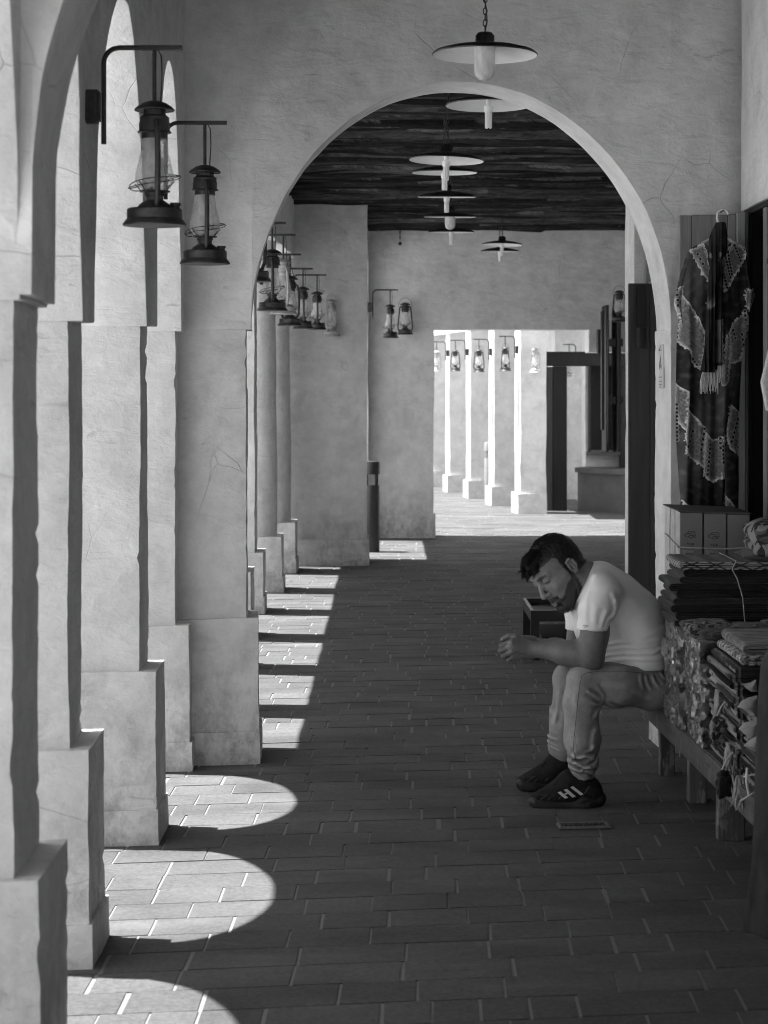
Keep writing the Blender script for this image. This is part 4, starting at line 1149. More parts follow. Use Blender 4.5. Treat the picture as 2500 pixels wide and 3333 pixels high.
# ---- hanging garments at the right edge, near the camera
def hanging(name, label, cat, d, L, Rr, z_of, mat, folds=5, amp=.02, seed=0, parent=None, nu=40, nv=60, thick=.004):
    """cloth sheet between left and right outlines (metres), with pleats and thickness"""
    V = []; V2 = []
    for j in range(nv+1):
        v = j/nv
        for i in range(nu+1):
            u = i/nu
            x = L(v)*(1-u)+Rr(v)*u; z = z_of(u, v)
            dy = amp*(.25+.75*v)*math.sin(2*math.pi*folds*u+1.2*math.sin(v*3+seed)+seed)+.012*noise.noise(Vector((x*9, z*5, seed)))+amp*.5*math.sin(2*math.pi*folds*.43*u+seed*2+v*2)
            edge = math.sin(math.pi*u)**.35 if 0 < u < 1 else 0
            y = d+dy-.03*edge
            V.append((x, y, z)); V2.append((x, y+thick+.05*edge, z))
    n1 = nu+1; F = []
    N = len(V)
    for j in range(nv):
        for i in range(nu):
            a = j*n1+i; F.append((a, a+n1, a+n1+1, a+1)); F.append((N+a, N+a+1, N+a+n1+1, N+a+n1))
    for j in range(nv):
        a = j*n1; F.append((a, N+a, N+a+n1, a+n1)); a = j*n1+nu; F.append((a, a+n1, N+a+n1, N+a))
    for i in range(nu):
        F.append((i, i+1, N+i+1, N+i)); a = nv*n1+i; F.append((a, N+a, N+a+1, a+1))
    return mesh_np(name, np.array(V+V2), np.array(F), mat, parent)
t = thing('hanging_garment', 'blurred dark garment hanging from a rod at the right edge, nearest the viewer', 'garment', (0, 0, 0))
den = mat_cloth('dark_denim', .022, 1., 7, hard=False, v2=.055, stretch=(3, 3, 1))
hanging('garment_body', '', '', 5.3, lambda v: np.interp(v, [0, .06, .15, .3, .8, 1], [1.10, 1.035, 1.0, .990, .978, .955]), lambda v: 1.45, lambda u, v: 1.035-v*.85, den, 5, .030, 2, t)
bm = bmesh.new(); tube(bm, [(1.045, 5.3, 1.035), (1.08, 5.3, 1.06), (1.20, 5.3, 1.12), (1.3, 5.3, 1.10), (1.42, 5.3, 1.03)], .006, 8); tube(bm, [(1.22, 5.3, 1.12), (1.22, 5.3, 1.20)], .003, 6); auto_smooth(obj('hanger', bm, M['string'], t), 50)
t = thing('rail', 'iron clothes rod fixed to the right wall outside the picture edge', 'clothes rod', (0, 0, 0))
bm = bmesh.new(); tube(bm, [(1.68, 5.3, 1.215), (1.15, 5.3, 1.215)], .009, 8); tube(bm, [(1.68, 6.0, 2.02), (1.15, 6.0, 2.02)], .009, 8); auto_smooth(obj('rods', bm, M['iron'], t), 50)
t = thing('white_garment', 'corner of a white garment peeking in at the right edge', 'garment', (0, 0, 0))
hanging('garment_body', '', '', 6.0, lambda v: np.interp(v, [0, .55, .8, 1], [1.20, 1.155, 1.130, 1.145]), lambda v: 1.5, lambda u, v: 2.0-v*.43-.03*(u if v > .5 else 0)+.0, mat_cloth('white_cloth', .6, .85, 10), 4, .015, 5, t)

# =================================================================== THE TIE DYED DRESS
DD = 8.56
def dz(x, y, d=DD):   # survey pixels of the dress -> metres
    px, py = 2050+.5196*x, 600+.5196*y
    return (px-1250)*d/FPX, EYE+(1250-py)*d/FPX
patch = [[(375, 412), (452, 372), (480, 455), (500, 530), (530, 575), (490, 618), (455, 570), (410, 485)],
         [(640, 365), (705, 400), (722, 440), (692, 505), (640, 595), (585, 678), (568, 620), (575, 540), (605, 450)],
         [(330, 700), (398, 792), (466, 935), (455, 1060), (440, 1170), (385, 1115), (378, 1052), (303, 985), (318, 820)],
         [(640, 870), (722, 788), (752, 870), (742, 985), (692, 1103), (623, 1122), (628, 1000), (600, 962)],
         [(292, 1252), (362, 1305), (352, 1552), (310, 1500), (286, 1400)],
         [(360, 1412), (462, 1520), (457, 1775), (400, 1732), (350, 1692), (343, 1560)],
         [(470, 1562), (515, 1602), (545, 1592), (588, 1568), (586, 1832), (515, 1867), (458, 1822)],
         [(625, 1380), (682, 1430), (678, 1705), (622, 1645), (600, 1560)],
         [(592, 962), (622, 940), (612, 1232), (573, 1262)],
         [(500, 640), (530, 660), (520, 740), (486, 768), (484, 720)],
         [(536, 850), (572, 845), (572, 1110), (540, 1120)],
         [(280, 660), (330, 640), (318, 800), (300, 820), (276, 740)],
         [(725, 665), (780, 662), (786, 720), (735, 790), (722, 720)],
         [(590, 1940), (690, 2070), (690, 2100), (600, 2100)],
         [(330, 1985), (380, 2040), (380, 2100), (320, 2100)]]
dots = [((358, 1640), (390, 1545), 4), ((440, 1660), (462, 1530), 5), ((480, 1815), (500, 1630), 8), ((575, 1640), (580, 1740), 5), ((560, 1590), (562, 1650), 3),
        ((630, 1610), (672, 1470), 6), ((640, 915), (655, 965), 3), ((700, 940), (712, 1005), 3), ((732, 930), (738, 960), 2), ((718, 795), (722, 850), 3),
        ((592, 470), (622, 585), 7), ((610, 450), (632, 565), 7), ((575, 545), (600, 650), 6), ((388, 1095), (412, 1130), 3), ((296, 1380), (300, 1600), 10), ((292, 660), (296, 760), 4), ((500, 580), (524, 640), 4), ((650, 385), (690, 480), 6), ((420, 440), (450, 500), 3)]
def tone_at(PX, PY):
    """dye pattern on the cloth: dark ground, grey islands with pale resist lines and dark dots"""
    h = np.zeros_like(PX)
    nv = np.array([noise.noise(Vector((a/38, b/38, 3))) for a, b in zip(PX.ravel(), PY.ravel())]).reshape(PX.shape)
    nw = np.array([noise.noise(Vector((a/14, b/14, 7))) for a, b in zip(PX.ravel(), PY.ravel())]).reshape(PX.shape)
    x = PX+nw*15; y = PY+nv*12+nw*5
    col = .022+.07*np.clip(nv, 0, 1)+.05*np.clip(np.sin(PY/170+PX/90), 0, 1)
    for pl in patch:
        inside = np.zeros(PX.shape, bool); dm = np.full(PX.shape, 1e9)
        for (x1, y1), (x2, y2) in zip(pl, pl[1:]+pl[:1]):
            if y1 != y2:
                c = ((y1 > y) != (y2 > y)) & (x < (x2-x1)*(y-y1)/(y2-y1)+x1); inside ^= c
            L2 = (x2-x1)**2+(y2-y1)**2
            tt = np.clip(((x-x1)*(x2-x1)+(y-y1)*(y2-y1))/L2, 0, 1)
            dm = np.minimum(dm, np.hypot(x-x1-tt*(x2-x1), y-y1-tt*(y2-y1)))
        g = .14+.16*nv*nv+.08*nw
        col = np.where(inside, g, col)
        w = 4+5*nw
        col = np.where(dm < w, .60, np.where((dm < w+9) & inside, .30, col))
    for (x1, y1), (x2, y2), n in dots:
        for k in range(n):
            cx = x1+(x2-x1)*k/max(1, n-1); cy = y1+(y2-y1)*k/max(1, n-1)
            r = np.hypot((PX-cx)/9.5, (PY-cy)/10.5)
            col = np.where(r < .85, .018, np.where(r < 1.25, np.maximum(col, .30), col))
    return col
M['dye'] = (lambda m: (m.col(m.mix(1., m.attr('tone'), m.ramp(m.noise(m.pos(True), 300, 2, .6), [(.3, .85), (.7, 1.12)]), 'MULTIPLY')), m.m)[1])(NT('dyed_cotton', .85, .15))
def dyed_sheet(name, Lp, Rp, y0, y1, d, parent, folds, amp, seed, nu=150, nv=360, ripple=None, tonef=tone_at, top=None):
    V = np.zeros(((nv+1), (nu+1), 3)); PX = np.zeros((nv+1, nu+1)); PY = np.zeros_like(PX)
    for j in range(nv+1):
        v = j/nv; yy = y0+(y1-y0)*v
        l = np.interp(yy, [p[1] for p in Lp], [p[0] for p in Lp]); r = np.interp(yy, [p[1] for p in Rp], [p[0] for p in Rp])
        for i in range(nu+1):
            u = i/nu; X = l+(r-l)*u; Yp = yy+(top(X)*max(0, 1-v*6) if top else 0)
            wx, wz = dz(X, Yp, d)
            k = min(1, v*2.2)
            ph = sum(a*math.sin(f*X/100+p_+.0012*(yy)) for f, a, p_ in folds)
            dep = -amp*(.3+.7*k)*ph-.035*math.sin(math.pi*min(max(u, 0), 1))**.6+.006*noise.noise(Vector((X/60, Yp/160, seed)))
            V[j, i] = (wx, d+dep, wz); PX[j, i] = X; PY[j, i] = Yp
    N = (nv+1)*(nu+1); idx = np.arange(N).reshape(nv+1, nu+1)
    F = np.stack([idx[:-1, :-1], idx[1:, :-1], idx[1:, 1:], idx[:-1, 1:]], -1).reshape(-1, 4)
    Vb = V.copy(); Vb[..., 1] += .004+.03*np.sin(np.pi*np.linspace(0, 1, nu+1))[None, :]**.6
    Fb = (F+N)[:, ::-1]
    rim = []
    for a in (idx[:, 0], idx[::-1, nu], idx[nv, :], idx[0, ::-1]):
        rim.append(np.stack([a[:-1], a[:-1]+N, a[1:]+N, a[1:]], -1))
    F = np.concatenate([F, Fb]+rim); VV = np.concatenate([V.reshape(-1, 3), Vb.reshape(-1, 3)])
    o = mesh_np(name, VV, F, M['dye'], parent)
    tn = tonef(PX, PY).ravel(); tn = np.concatenate([tn, tn])
    at = o.data.attributes.new('tone', 'FLOAT', 'POINT'); at.data.foreach_set('value', tn.astype(np.float32))
    return o
FD = [(5.2, .62, 0.5), (8.3, .38, 2.0), (2.9, .55, 1.1)]
t = thing('dress', 'long dark tie dyed kaftan dress on a hanger against the plank door leaf', 'dress', (0, 0, 0))
dyed_sheet('dress_front', [(375, 410), (345, 470), (325, 560), (312, 700), (308, 860), (296, 1000), (292, 1260), (288, 1400), (292, 1560), (306, 1800), (325, 2100)],
           [(722, 410), (728, 480), (735, 560), (748, 700), (748, 880), (700, 1100), (655, 1260), (612, 1500), (592, 1700), (592, 2100)], 405, 2100, DD-.02, t, FD, .016, 1,
           top=lambda X: -.0 if False else (-38*max(0, 1-abs(X-470)/95)*0 + (-40*max(0, 1-abs(X-448)/75)) + (-42*max(0, 1-abs(X-642)/80)) + 70*max(0, 1-abs(X-545)/70)))
dyed_sheet('dress_back', [(600, 1050), (600, 2110)], [(704, 1050), (690, 1300), (684, 1700), (682, 2110)], 1050, 2110, DD+.045, t, FD, .010, 2, 50, 220)
dyed_sheet('sleeve', [(372, 420), (318, 560), (280, 720), (276, 750), (318, 870)], [(392, 420), (352, 560), (330, 720), (328, 800), (326, 870)], 415, 870, DD+.0, t, FD, .006, 3, 24, 110)
dyed_sheet('sleeve', [(700, 420), (712, 560), (725, 680), (722, 760), (735, 800)], [(730, 420), (742, 560), (778, 665), (786, 700), (745, 800)], 415, 800, DD+.0, t, FD, .006, 4, 24, 110)
t = thing('clothes_hanger', 'white plastic hanger with round hook holding the tie dyed dress', 'hanger', (0, 0, 0))
wp = mat_plain('white_plastic', .62, .35, .5, 0, .05, 20, 0)
hk = [(548, 246), (540, 215), (543, 185), (560, 165), (580, 158), (600, 168), (612, 190)]
bm = bmesh.new(); tube(bm, [(dz(x, y)[0], DD-.03, dz(x, y)[1]) for x, y in hk], .0055, 9); auto_smooth(obj('hook', bm, wp, t), 60)
bm = bmesh.new(); tube(bm, [(dz(x, y)[0], DD-.018, dz(x, y)[1]) for x, y in ((385, 418), (450, 372), (540, 322), (575, 305), (610, 340), (640, 362), (712, 405))], .0055, 9); tube(bm, [(dz(x, y)[0], DD-.02, dz(x, y)[1]) for x, y in ((470, 447), (540, 452), (600, 437))], .0045, 8); auto_smooth(obj('bar', bm, wp, t), 60)
bm = bmesh.new(); x_, z_ = dz(580, 162); tube(bm, [(x_, 8.70, z_-.004), (x_, DD-.035, z_-.004)], .003, 6); o = obj('nail', bm, M['iron'], t)
t = thing('scarf', 'dark knotted scarf with pale fringe hanging down the front of the dress', 'scarf', (0, 0, 0))
def tone_scarf(PX, PY):
    n = np.array([noise.noise(Vector((a/30, b/60, 9))) for a, b in zip(PX.ravel(), PY.ravel())]).reshape(PX.shape)
    c = .016+.03*np.clip(n, 0, 1)
    c = np.where((np.abs(PY-500) < 70) & (n > .22), .16, c)
    c = c+.20*np.exp(-((PY-745-60*n)/26)**2)*(PX < 525)*np.clip(.5+n*2, 0, 1)
    c = np.where((PY > 850) & (PY < 1115) & (PX > 536), .12+.08*n, c)
    return c
FS = [(18, .55, 0), (31, .35, 1), (9, .3, 2)]
dyed_sheet('scarf_tail', [(538, 240), (498, 330), (486, 470), (500, 520), (486, 640), (480, 800), (472, 1000), (442, 1175)], [(596, 240), (606, 330), (604, 440), (590, 520), (540, 640), (532, 900), (534, 1180)], 240, 1178, DD-.075, t, FS, .012, 6, 50, 240, tonef=tone_scarf)
dyed_sheet('scarf_tail', [(545, 244), (560, 400), (548, 520), (536, 640), (534, 900), (534, 1135)], [(602, 244), (612, 330), (600, 470), (586, 560), (580, 900), (580, 1135)], 244, 1135, DD-.062, t, FS, .010, 7, 40, 220, tonef=tone_scarf)
blob_mesh('knot', (dz(545, 500)[0], DD-.085, dz(545, 500)[1]), (.019, .018, .020), mat_cloth('knot_cloth', .02, 1, 30, v2=.16), t, .006, 40, 1, 24, .8)
rnd = random.Random(3); bm = bmesh.new()
for k in range(70):
    a = rnd.random(); X = 425+a*148; y0 = 1168 if X < 530 else 1130
    yl = y0+150*rnd.uniform(.7, 1.0)*(.85 if X > 535 else 1); x0, z0 = dz(X if X > 450 else X+14, y0-6); x1, z1 = dz(X+rnd.uniform(-6, 6), (y0+yl)/2); x2, z2 = dz(X+rnd.uniform(-10, 6), yl)
    dd = DD-.085+rnd.uniform(-.006, .008); tube(bm, [(x0, dd, z0), (x1, dd-.003, z1), (x2, dd, z2)], [.0022, .0026, .0016], 5)
auto_smooth(obj('fringe', bm, mat_cloth('fringe_wool', .6, .7, 40), t), 60)
# =================================================================== THE SEATED MAN (implicit surfaces meshed with surface nets)
f32 = np.float32
def v3(p): return np.array(tuple(p), dtype=f32)
class Cone:
    def __init__(s, a, b, ra, rb): s.a, s.b, s.ra, s.rb = v3(a), v3(b), ra, rb; s.d = s.b-s.a; s.L = max(1e-9, float(s.d@s.d))
    def __call__(s, P):
        t = np.clip(((P-s.a)@s.d)/s.L, 0, 1)
        return np.linalg.norm(P-s.a-t[:, None]*s.d, axis=1)-(s.ra+(s.rb-s.ra)*t)
class Ell:
    """ellipsoid, axes given by rows of R"""
    def __init__(s, c, r, R=None): s.c, s.r = v3(c), np.array(r, dtype=f32); s.R = None if R is None else np.array(R, dtype=f32)
    def __call__(s, P):
        q = P-s.c
        if s.R is not None: q = q@s.R.T
        k0 = np.linalg.norm(q/s.r, axis=1); k1 = np.linalg.norm(q/(s.r*s.r), axis=1)+1e-9
        return k0*(k0-1)/k1
class RBox:
    def __init__(s, c, h, r, R=None): s.c, s.h, s.rr = v3(c), np.array(h, dtype=f32), r; s.R = None if R is None else np.array(R, dtype=f32)
    def __call__(s, P):
        q = P-s.c
        if s.R is not None: q = q@s.R.T
        q = np.abs(q)-s.h+s.rr
        return np.linalg.norm(np.maximum(q, 0), axis=1)+np.minimum(q.max(axis=1), 0)-s.rr
class Field:
    def __init__(s): s.ops = []; s.disp = []
    def u(s, f, k=.01): s.ops.append(('u', f, k)); return s
    def s_(s, f, k=.005): s.ops.append(('s', f, k)); return s
    def i(s, f, k=.004): s.ops.append(('i', f, k)); return s
    def __call__(s, P, c=None, rad=0):
        d = np.full(len(P), 1e3, dtype=f32)
        sel = s.ops
        if c is not None:
            cc = v3(c)[None]; vals = [float(f(cc)[0]) for _, f, _ in s.ops]
            m = min([v for v, o in zip(vals, s.ops) if o[0] == 'u'])
            sel = [o for v, o in zip(vals, s.ops) if (o[0] == 'u' and v < m+2.6*rad+2*o[2]) or (o[0] == 's' and v < 1.3*rad+o[2]+.01) or o[0] == 'i']
        for op, f, k in sel:
            e = f(P)
            if op == 'u':
                h = np.maximum(k-np.abs(d-e), 0)/k if k > 0 else 0; d = np.minimum(d, e)-h*h*k*.25
            elif op == 's':
                e = -e; h = np.maximum(k-np.abs(d-e), 0)/k; d = np.maximum(d, e)+h*h*k*.25
            else:
                h = np.maximum(k-np.abs(d-e), 0)/k; d = np.maximum(d, e)+h*h*k*.25
        for g in s.disp: d = d+g(P)
        return d
def nets(field, lo, hi, h, margin=.02):
    lo = np.array(lo, dtype=f32); n = np.ceil((np.array(hi)-lo)/h).astype(int)+1
    Bk = 12; n = ((n+Bk-1)//Bk)*Bk+1
    V = np.full(tuple(n), 1.0, dtype=f32); rad = Bk*h*.87
    g = np.stack(np.meshgrid(*[np.arange(Bk+1)]*3, indexing='ij'), -1).reshape(-1, 3).astype(f32)*h
    for a in range(0, n[0]-1, Bk):
        for b in range(0, n[1]-1, Bk):
            for c in range(0, n[2]-1, Bk):
                o = lo+np.array([a, b, c], dtype=f32)*h; ce = o+Bk*h*.5
                v = float(field(ce[None].astype(f32))[0])
                if abs(v) > rad*1.35+margin: V[a:a+Bk+1, b:b+Bk+1, c:c+Bk+1] = v; continue
                V[a:a+Bk+1, b:b+Bk+1, c:c+Bk+1] = field(g+o, ce, rad).reshape(Bk+1, Bk+1, Bk+1)
    S_ = V < 0
    nx, ny, nz = V.shape
    acc = np.zeros((nx-1, ny-1, nz-1, 3), dtype=f32); cnt = np.zeros((nx-1, ny-1, nz-1), dtype=f32)
    base = [0, 0, 0]
    for ax in range(3):
        A = [slice(None)]*3; Bq = [slice(None)]*3; A[ax] = slice(0, -1); Bq[ax] = slice(1, None)
        va, vb = V[tuple(A)], V[tuple(Bq)]; cr = (va < 0) != (vb < 0)
        t = np.where(cr, va/(va-vb+1e-20), 0)
        o1, o2 = [k for k in range(3) if k != ax]
        for i1 in (0, 1):
            for i2 in (0, 1):
                sl = [slice(None)]*3; sl[o1] = slice(i1, V.shape[o1]-1+i1); sl[o2] = slice(i2, V.shape[o2]-1+i2)
                c_ = cr[tuple(sl)]; tt = t[tuple(sl)]
                acc[..., ax] += np.where(c_, tt, 0); acc[..., o1] += c_*i1; acc[..., o2] += c_*i2; cnt += c_
    m = cnt > 0; idx = np.full(m.shape, -1, dtype=np.int64); idx[m] = np.arange(m.sum())
    ijk = np.argwhere(m).astype(f32)
    verts = lo+(ijk+acc[m]/cnt[m][:, None])*h
    Fs = []
    for ax in range(3):
        A = [slice(1, -1)]*3; A[ax] = slice(0, -1); Bq = [slice(1, -1)]*3; Bq[ax] = slice(1, None)
        sa, sb = S_[tuple(A)], S_[tuple(Bq)]
        e = np.argwhere(sa != sb); 
        if not len(e): continue
        sg = sa[tuple(e.T)]
        o1, o2 = [(1, 2), (2, 0), (0, 1)][ax]
        p = e.copy(); 
        for o_ in range(3):
            if o_ != ax: p[:, o_] += 1
        def cell(d1, d2):
            q = p.copy(); q[:, o1] -= d1; q[:, o2] -= d2; return idx[tuple(q.T)]
        q = np.stack([cell(1, 1), cell(0, 1), cell(0, 0), cell(1, 0)], -1)
        q[~sg] = q[~sg][:, ::-1]; Fs.append(q)
    F = np.concatenate(Fs); F = F[(F >= 0).all(1)]
    return verts, F
def Q(x, y, d): return W(1550+.4521*x, 1700+.4521*y, d)
def march(field, x, z, y0=7.3, y1=8.4):
    ys = np.linspace(y0, y1, 700, dtype=f32); P = np.stack([np.full(700, x, f32), ys, np.full(700, z, f32)], -1)
    v = field(P); k = np.argmax(v < 0)
    return float(ys[k]) if v[k] < 0 else None
def on(field, X, Y, guess=7.8, conv=Q, out=.001):
    """point of the surface behind survey pixel X, Y"""
    d = guess
    for _ in range(3):
        p = conv(X, Y, d); y = march(field, p.x, p.z)
        if y is None: return None
        d = y
    return conv(X, Y, d)-Vector((0, out, 0))
def wav(P, dirv, freq, ph=0.): return np.sin(P@v3(dirv)*freq+ph)
def nz(P, s, seed=0):
    """cheap smooth noise from summed sines"""
    a = P*s+seed
    return (np.sin(a[:, 0]*1.7+np.sin(a[:, 1]*1.3+seed)*1.5)+np.sin(a[:, 1]*2.1+np.sin(a[:, 2]*1.9)*1.4)+np.sin(a[:, 2]*1.6+np.sin(a[:, 0]*2.3+2)*1.6))/3

def mat_skin():
    m = NT('skin', .5, .35); p = m.pos(True); a = m.attr('tone')
    f = m.noise(p, 45, 5, .6); g = m.noise(p, 420, 2, .6)
    c = m.mix(1., m.ramp(f, [(.3, .145), (.7, .185)]), a, 'MULTIPLY')
    m.col(c); m.bump(m.math('ADD', m.noise(p, 160, 4, .7), m.math('MULTIPLY', g, .4)), .22, .002)
    m.b.inputs['Subsurface Weight'].default_value = .0
    return m.m
M['skin'] = mat_skin()
man = thing('person', 'bearded man in white t-shirt and jeans sitting bent forward on the bench, hands clasped', 'person', (1.0, 7.95, 0))
def mput(name, V, F, mat, par=None, tone=None, smooth=True):
    base = np.array([1.0, 7.95, 0], dtype=f32)
    o = mesh_np(name, V-base, F, mat, par or man, smooth)
    if tone is not None:
        at = o.data.attributes.new('tone', 'FLOAT', 'POINT'); at.data.foreach_set('value', tone.astype(f32))
    return o
def mbm(name, bm, mat, par=None, ang=60):
    for v in bm.verts: v.co -= Vector((1.0, 7.95, 0))
    return auto_smooth(obj(name, bm, mat, par or man), ang)

# ---- head frame
HS = 1.10
Fv = Vector((-.607, -.536, -.59)).normalized(); Lv = Vector((.45, -.84, .30)); Lv = (Lv-Fv*Lv.dot(Fv)).normalized(); Uv = Fv.cross(Lv)
EARP = Vector((.735, 7.86, .928)); HO = EARP-Lv*.078*HS
def H(x, y, z): return HO+(Fv*x+Lv*y+Uv*z)*HS
HR = [tuple(Fv), tuple(Lv), tuple(Uv)]
def HE(c, r, k=None): return Ell(H(*c), [q*HS for q in r], HR)
def HC(a, b, ra, rb): return Cone(H(*a), H(*b), ra*HS, rb*HS)
head = Field()
head.u(HE((-.014, 0, .046), (.098, .076, .086)))
head.u(HE((.040, 0, .020), (.060, .064, .082)), .03)
head.u(HE((.044, 0, -.052), (.050, .049, .056)), .03)
for s in (-1, 1):
    head.u(HC((-.002, s*.056, -.035), (.070, s*.020, -.092), .020, .019), .025)
    head.u(HC((.068, s*.046, -.014), (.030, s*.062, -.006), .020, .018), .02)
    head.u(HC((.090, s*.010, .043), (.074, s*.048, .040), .0115, .011), .014)
head.u(HC((.074, -.016, -.098), (.074, .016, -.098), .021, .021), .018)
head.u(HC((.070, 0, -.06), (.084, 0, -.058), .030, .020), .02)
for s in (-1, 1): head.s_(Ell(H(.101, s*.031, .024), (.019*HS, .019*HS, .014*HS), HR), .014)
head.u(HC((.088, 0, .036), (.1155, 0, -.010), .0085, .0105), .012)
head.u(HE((.1175, 0, -.018), (.0125, .0125, .0105)), .007)
for s in (-1, 1):
    head.u(HE((.104, s*.0145, -.022), (.012, .0075, .009)), .006)
    head.s_(HE((.110, s*.008, -.030), (.006, .0042, .005)), .003)
    head.u(HE((.080, s*.0315, .023), (.0150, .0168, .0135)), .004)          # eyeball under the lid
    head.u(HC((.0905, s*.018, .017), (.086, s*.045, .019), .0022, .0018), .004)      # lower lid
    head.u(HC((.0955, s*.020, .021), (.0885, s*.0455, .0225), .0020, .0016), .003)     # upper lid edge
    head.s_(HC((.0975, s*.022, .0178), (.0905, s*.044, .0195), .0012, .0010), .002)
    head.u(HC((.095, s*.018, -.036), (.083, s*.034, -.062), .005, .005), .014)        # cheek fold
head.u(HC((.1005, -.018, -.0575), (.1065, 0, -.0540), .0052, .0062), .006); head.u(HC((.1005, .018, -.0575), (.1065, 0, -.0540), .0052, .0062), .006)
head.u(HC((.0985, -.016, -.0675), (.1040, 0, -.0690), .0058, .0076), .006); head.u(HC((.0985, .016, -.0675), (.1040, 0, -.0690), .0058, .0076), .006)
head.s_(HC((.106, -.021, -.0618), (.1125, 0, -.0612), .0018, .0026), .003); head.s_(HC((.106, .021, -.0618), (.1125, 0, -.0612), .0018, .0026), .003)
head.s_(HC((.101, -.012, -.080), (.101, .012, -.080), .006, .006), .010)
for s in (-1, 1):   # ears
    e = lambda x, y, z: (-.006+(x+.01)*.80, s*(.078+(y-.078)*.85), .004+(z-.004)*.78)
    head.u(HE(e(-.010, .082, .004), (.0165, .007, .0258)), .008)
    head.u(HC(e(-.026, .093, .022), e(-.012, .093, .036), .0050, .0050), .004)
    head.u(HC(e(-.012, .093, .036), e(.007, .088, .030), .0050, .0045), .004)
    head.u(HC(e(-.026, .093, .022), e(-.028, .091, -.002), .0050, .0046), .004)
    head.u(HC(e(-.028, .091, -.002), e(-.014, .081, -.028), .0046, .0060), .004)
    head.u(HC(e(-.014, .081, -.028), e(-.006, .079, -.030), .0064, .0060), .004)
    head.s_(HE(e(-.007, .096, .002), (.0105, .0105, .0145)), .004)
    head.s_(HC(e(-.017, .095, .020), e(-.000, .094, .024), .0050, .0045), .003)
    head.u(HE(e(.006, .087, -.004), (.004, .004, .007)), .003); head.u(HC(e(-.013, .089, .014), e(-.014, .090, -.012), .0026, .0030), .003)
neck_base = Q(905, 470, 7.98)
head.u(Cone(H(-.035, 0, -.02), neck_base, .060, .062), .03)
head.u(Cone(H(-.052, 0, .0), neck_base+Vector((.015, 0, -.02)), .052, .045), .03)
head.u(Cone(H(-.01, .02, -.06), neck_base+Vector((-.02, 0, -.03)), .048, .062), .02)
# ---- arms
ELB, WRI = Q(812, 962, 7.745), Q(415, 915, 7.83)
SHO = Q(900, 505, 7.765)
head.u(Cone(neck_base, SHO, .055, .045), .03)
arms = head
arms.u(Cone(SHO, Q(850, 850, 7.745), .050, .0495), .03)
arms.u(Cone(Q(850, 800, 7.745), ELB, .051, .046), .03)
arms.u(Cone(ELB+Vector((.01, 0, .0)), Q(640, 945, 7.78), .0475, .0455), .03)
arms.u(Cone(Q(700, 940, 7.77), WRI, .0450, .0300), .03)
arms.u(Ell(Q(838, 1010, 7.745), (.034, .034, .026)), .03)
SH2, EL2, WR2 = Q(770, 560, 8.15), Q(715, 955, 8.125), Q(405, 885, 7.925)
arms.u(Cone(neck_base, SH2, .055, .045), .03)
arms.u(Cone(SH2, EL2, .054, .044), .03); arms.u(Cone(EL2, Q(560, 915, 8.03), .0445, .040), .03); arms.u(Cone(Q(600, 915, 8.04), WR2, .041, .028), .03)
# core of the chest under the shirt
arms.u(Cone(neck_base, Q(1080, 800, 7.97), .09, .12), .05); arms.u(Cone(Q(1080, 800, 7.97), Q(1180, 1120, 7.97), .12, .12), .05)
# ---- hands
def K(x, y, d): return W(1600+.1507*x, 2020+.1507*y, d)
wr = WRI
arms.u(Cone(K(830, 600, 7.835), K(470, 500, 7.822), .028, .021), .014)
arms.u(Cone(K(830, 660, 7.835), K(470, 640, 7.820), .027, .022), .014)
arms.u(Cone(K(760, 700, 7.838), K(520, 740, 7.826), .022, .017), .012)
fing = [  # knuckle, middle joint, fingertip (curling behind), radius
    ((430, 470), (215, 535), (270, 560), .0098, 7.820),
    ((400, 575), (190, 655), (250, 680), .0100, 7.818),
    ((420, 680), (255, 770), (300, 790), .0095, 7.820),
    ((480, 770), (360, 848), (395, 855), .0083, 7.826)]
for (kx, ky), (mx, my), (tx, ty), r, d in fing:
    a, b = K(kx, ky, d), K(mx, my, d+.010)
    arms.u(Cone(a, b, r*1.12, r), .006)
    c = K(mx+8, my+4, d+.034); arms.u(Cone(b, c, r*.98, r*.90), .0035)
    e = K(tx+30, ty, d+.050); arms.u(Cone(c, e, r*.88, r*.78), .0035)
    arms.u(Ell(K(kx-6, ky, d-.004), (r*1.15, r*1.1, r*1.05)), .006)
    arms.u(Ell(b, (r*1.05, r*1.05, r*1.03)), .003)
# thumb over the top
arms.u(Cone(K(760, 520, 7.845), K(520, 350, 7.842), .0205, .0145), .012)
arms.u(Cone(K(520, 350, 7.842), K(370, 330, 7.848), .0140, .0118), .004)
arms.u(Cone(K(370, 330, 7.848), K(225, 415, 7.855), .0112, .0088), .003)
nail_c = K(218, 410, 7.848)
# tendons and creases on the back of the hand
for (x0, y0), (x1, y1) in (((700, 600), (450, 480)), ((710, 625), (420, 575)), ((710, 650), (440, 680))):
    arms.u(Cone(K(x0, y0, 7.811), K(x1, y1, 7.804), .0045, .0050), .010)
for (x0, y0), (x1, y1) in (((620, 640), (450, 740)), ((640, 720), (520, 800)), ((330, 445), (430, 400))):
    arms.s_(Cone(K(x0, y0, 7.806), K(x1, y1, 7.802), .0030, .0030), .006)
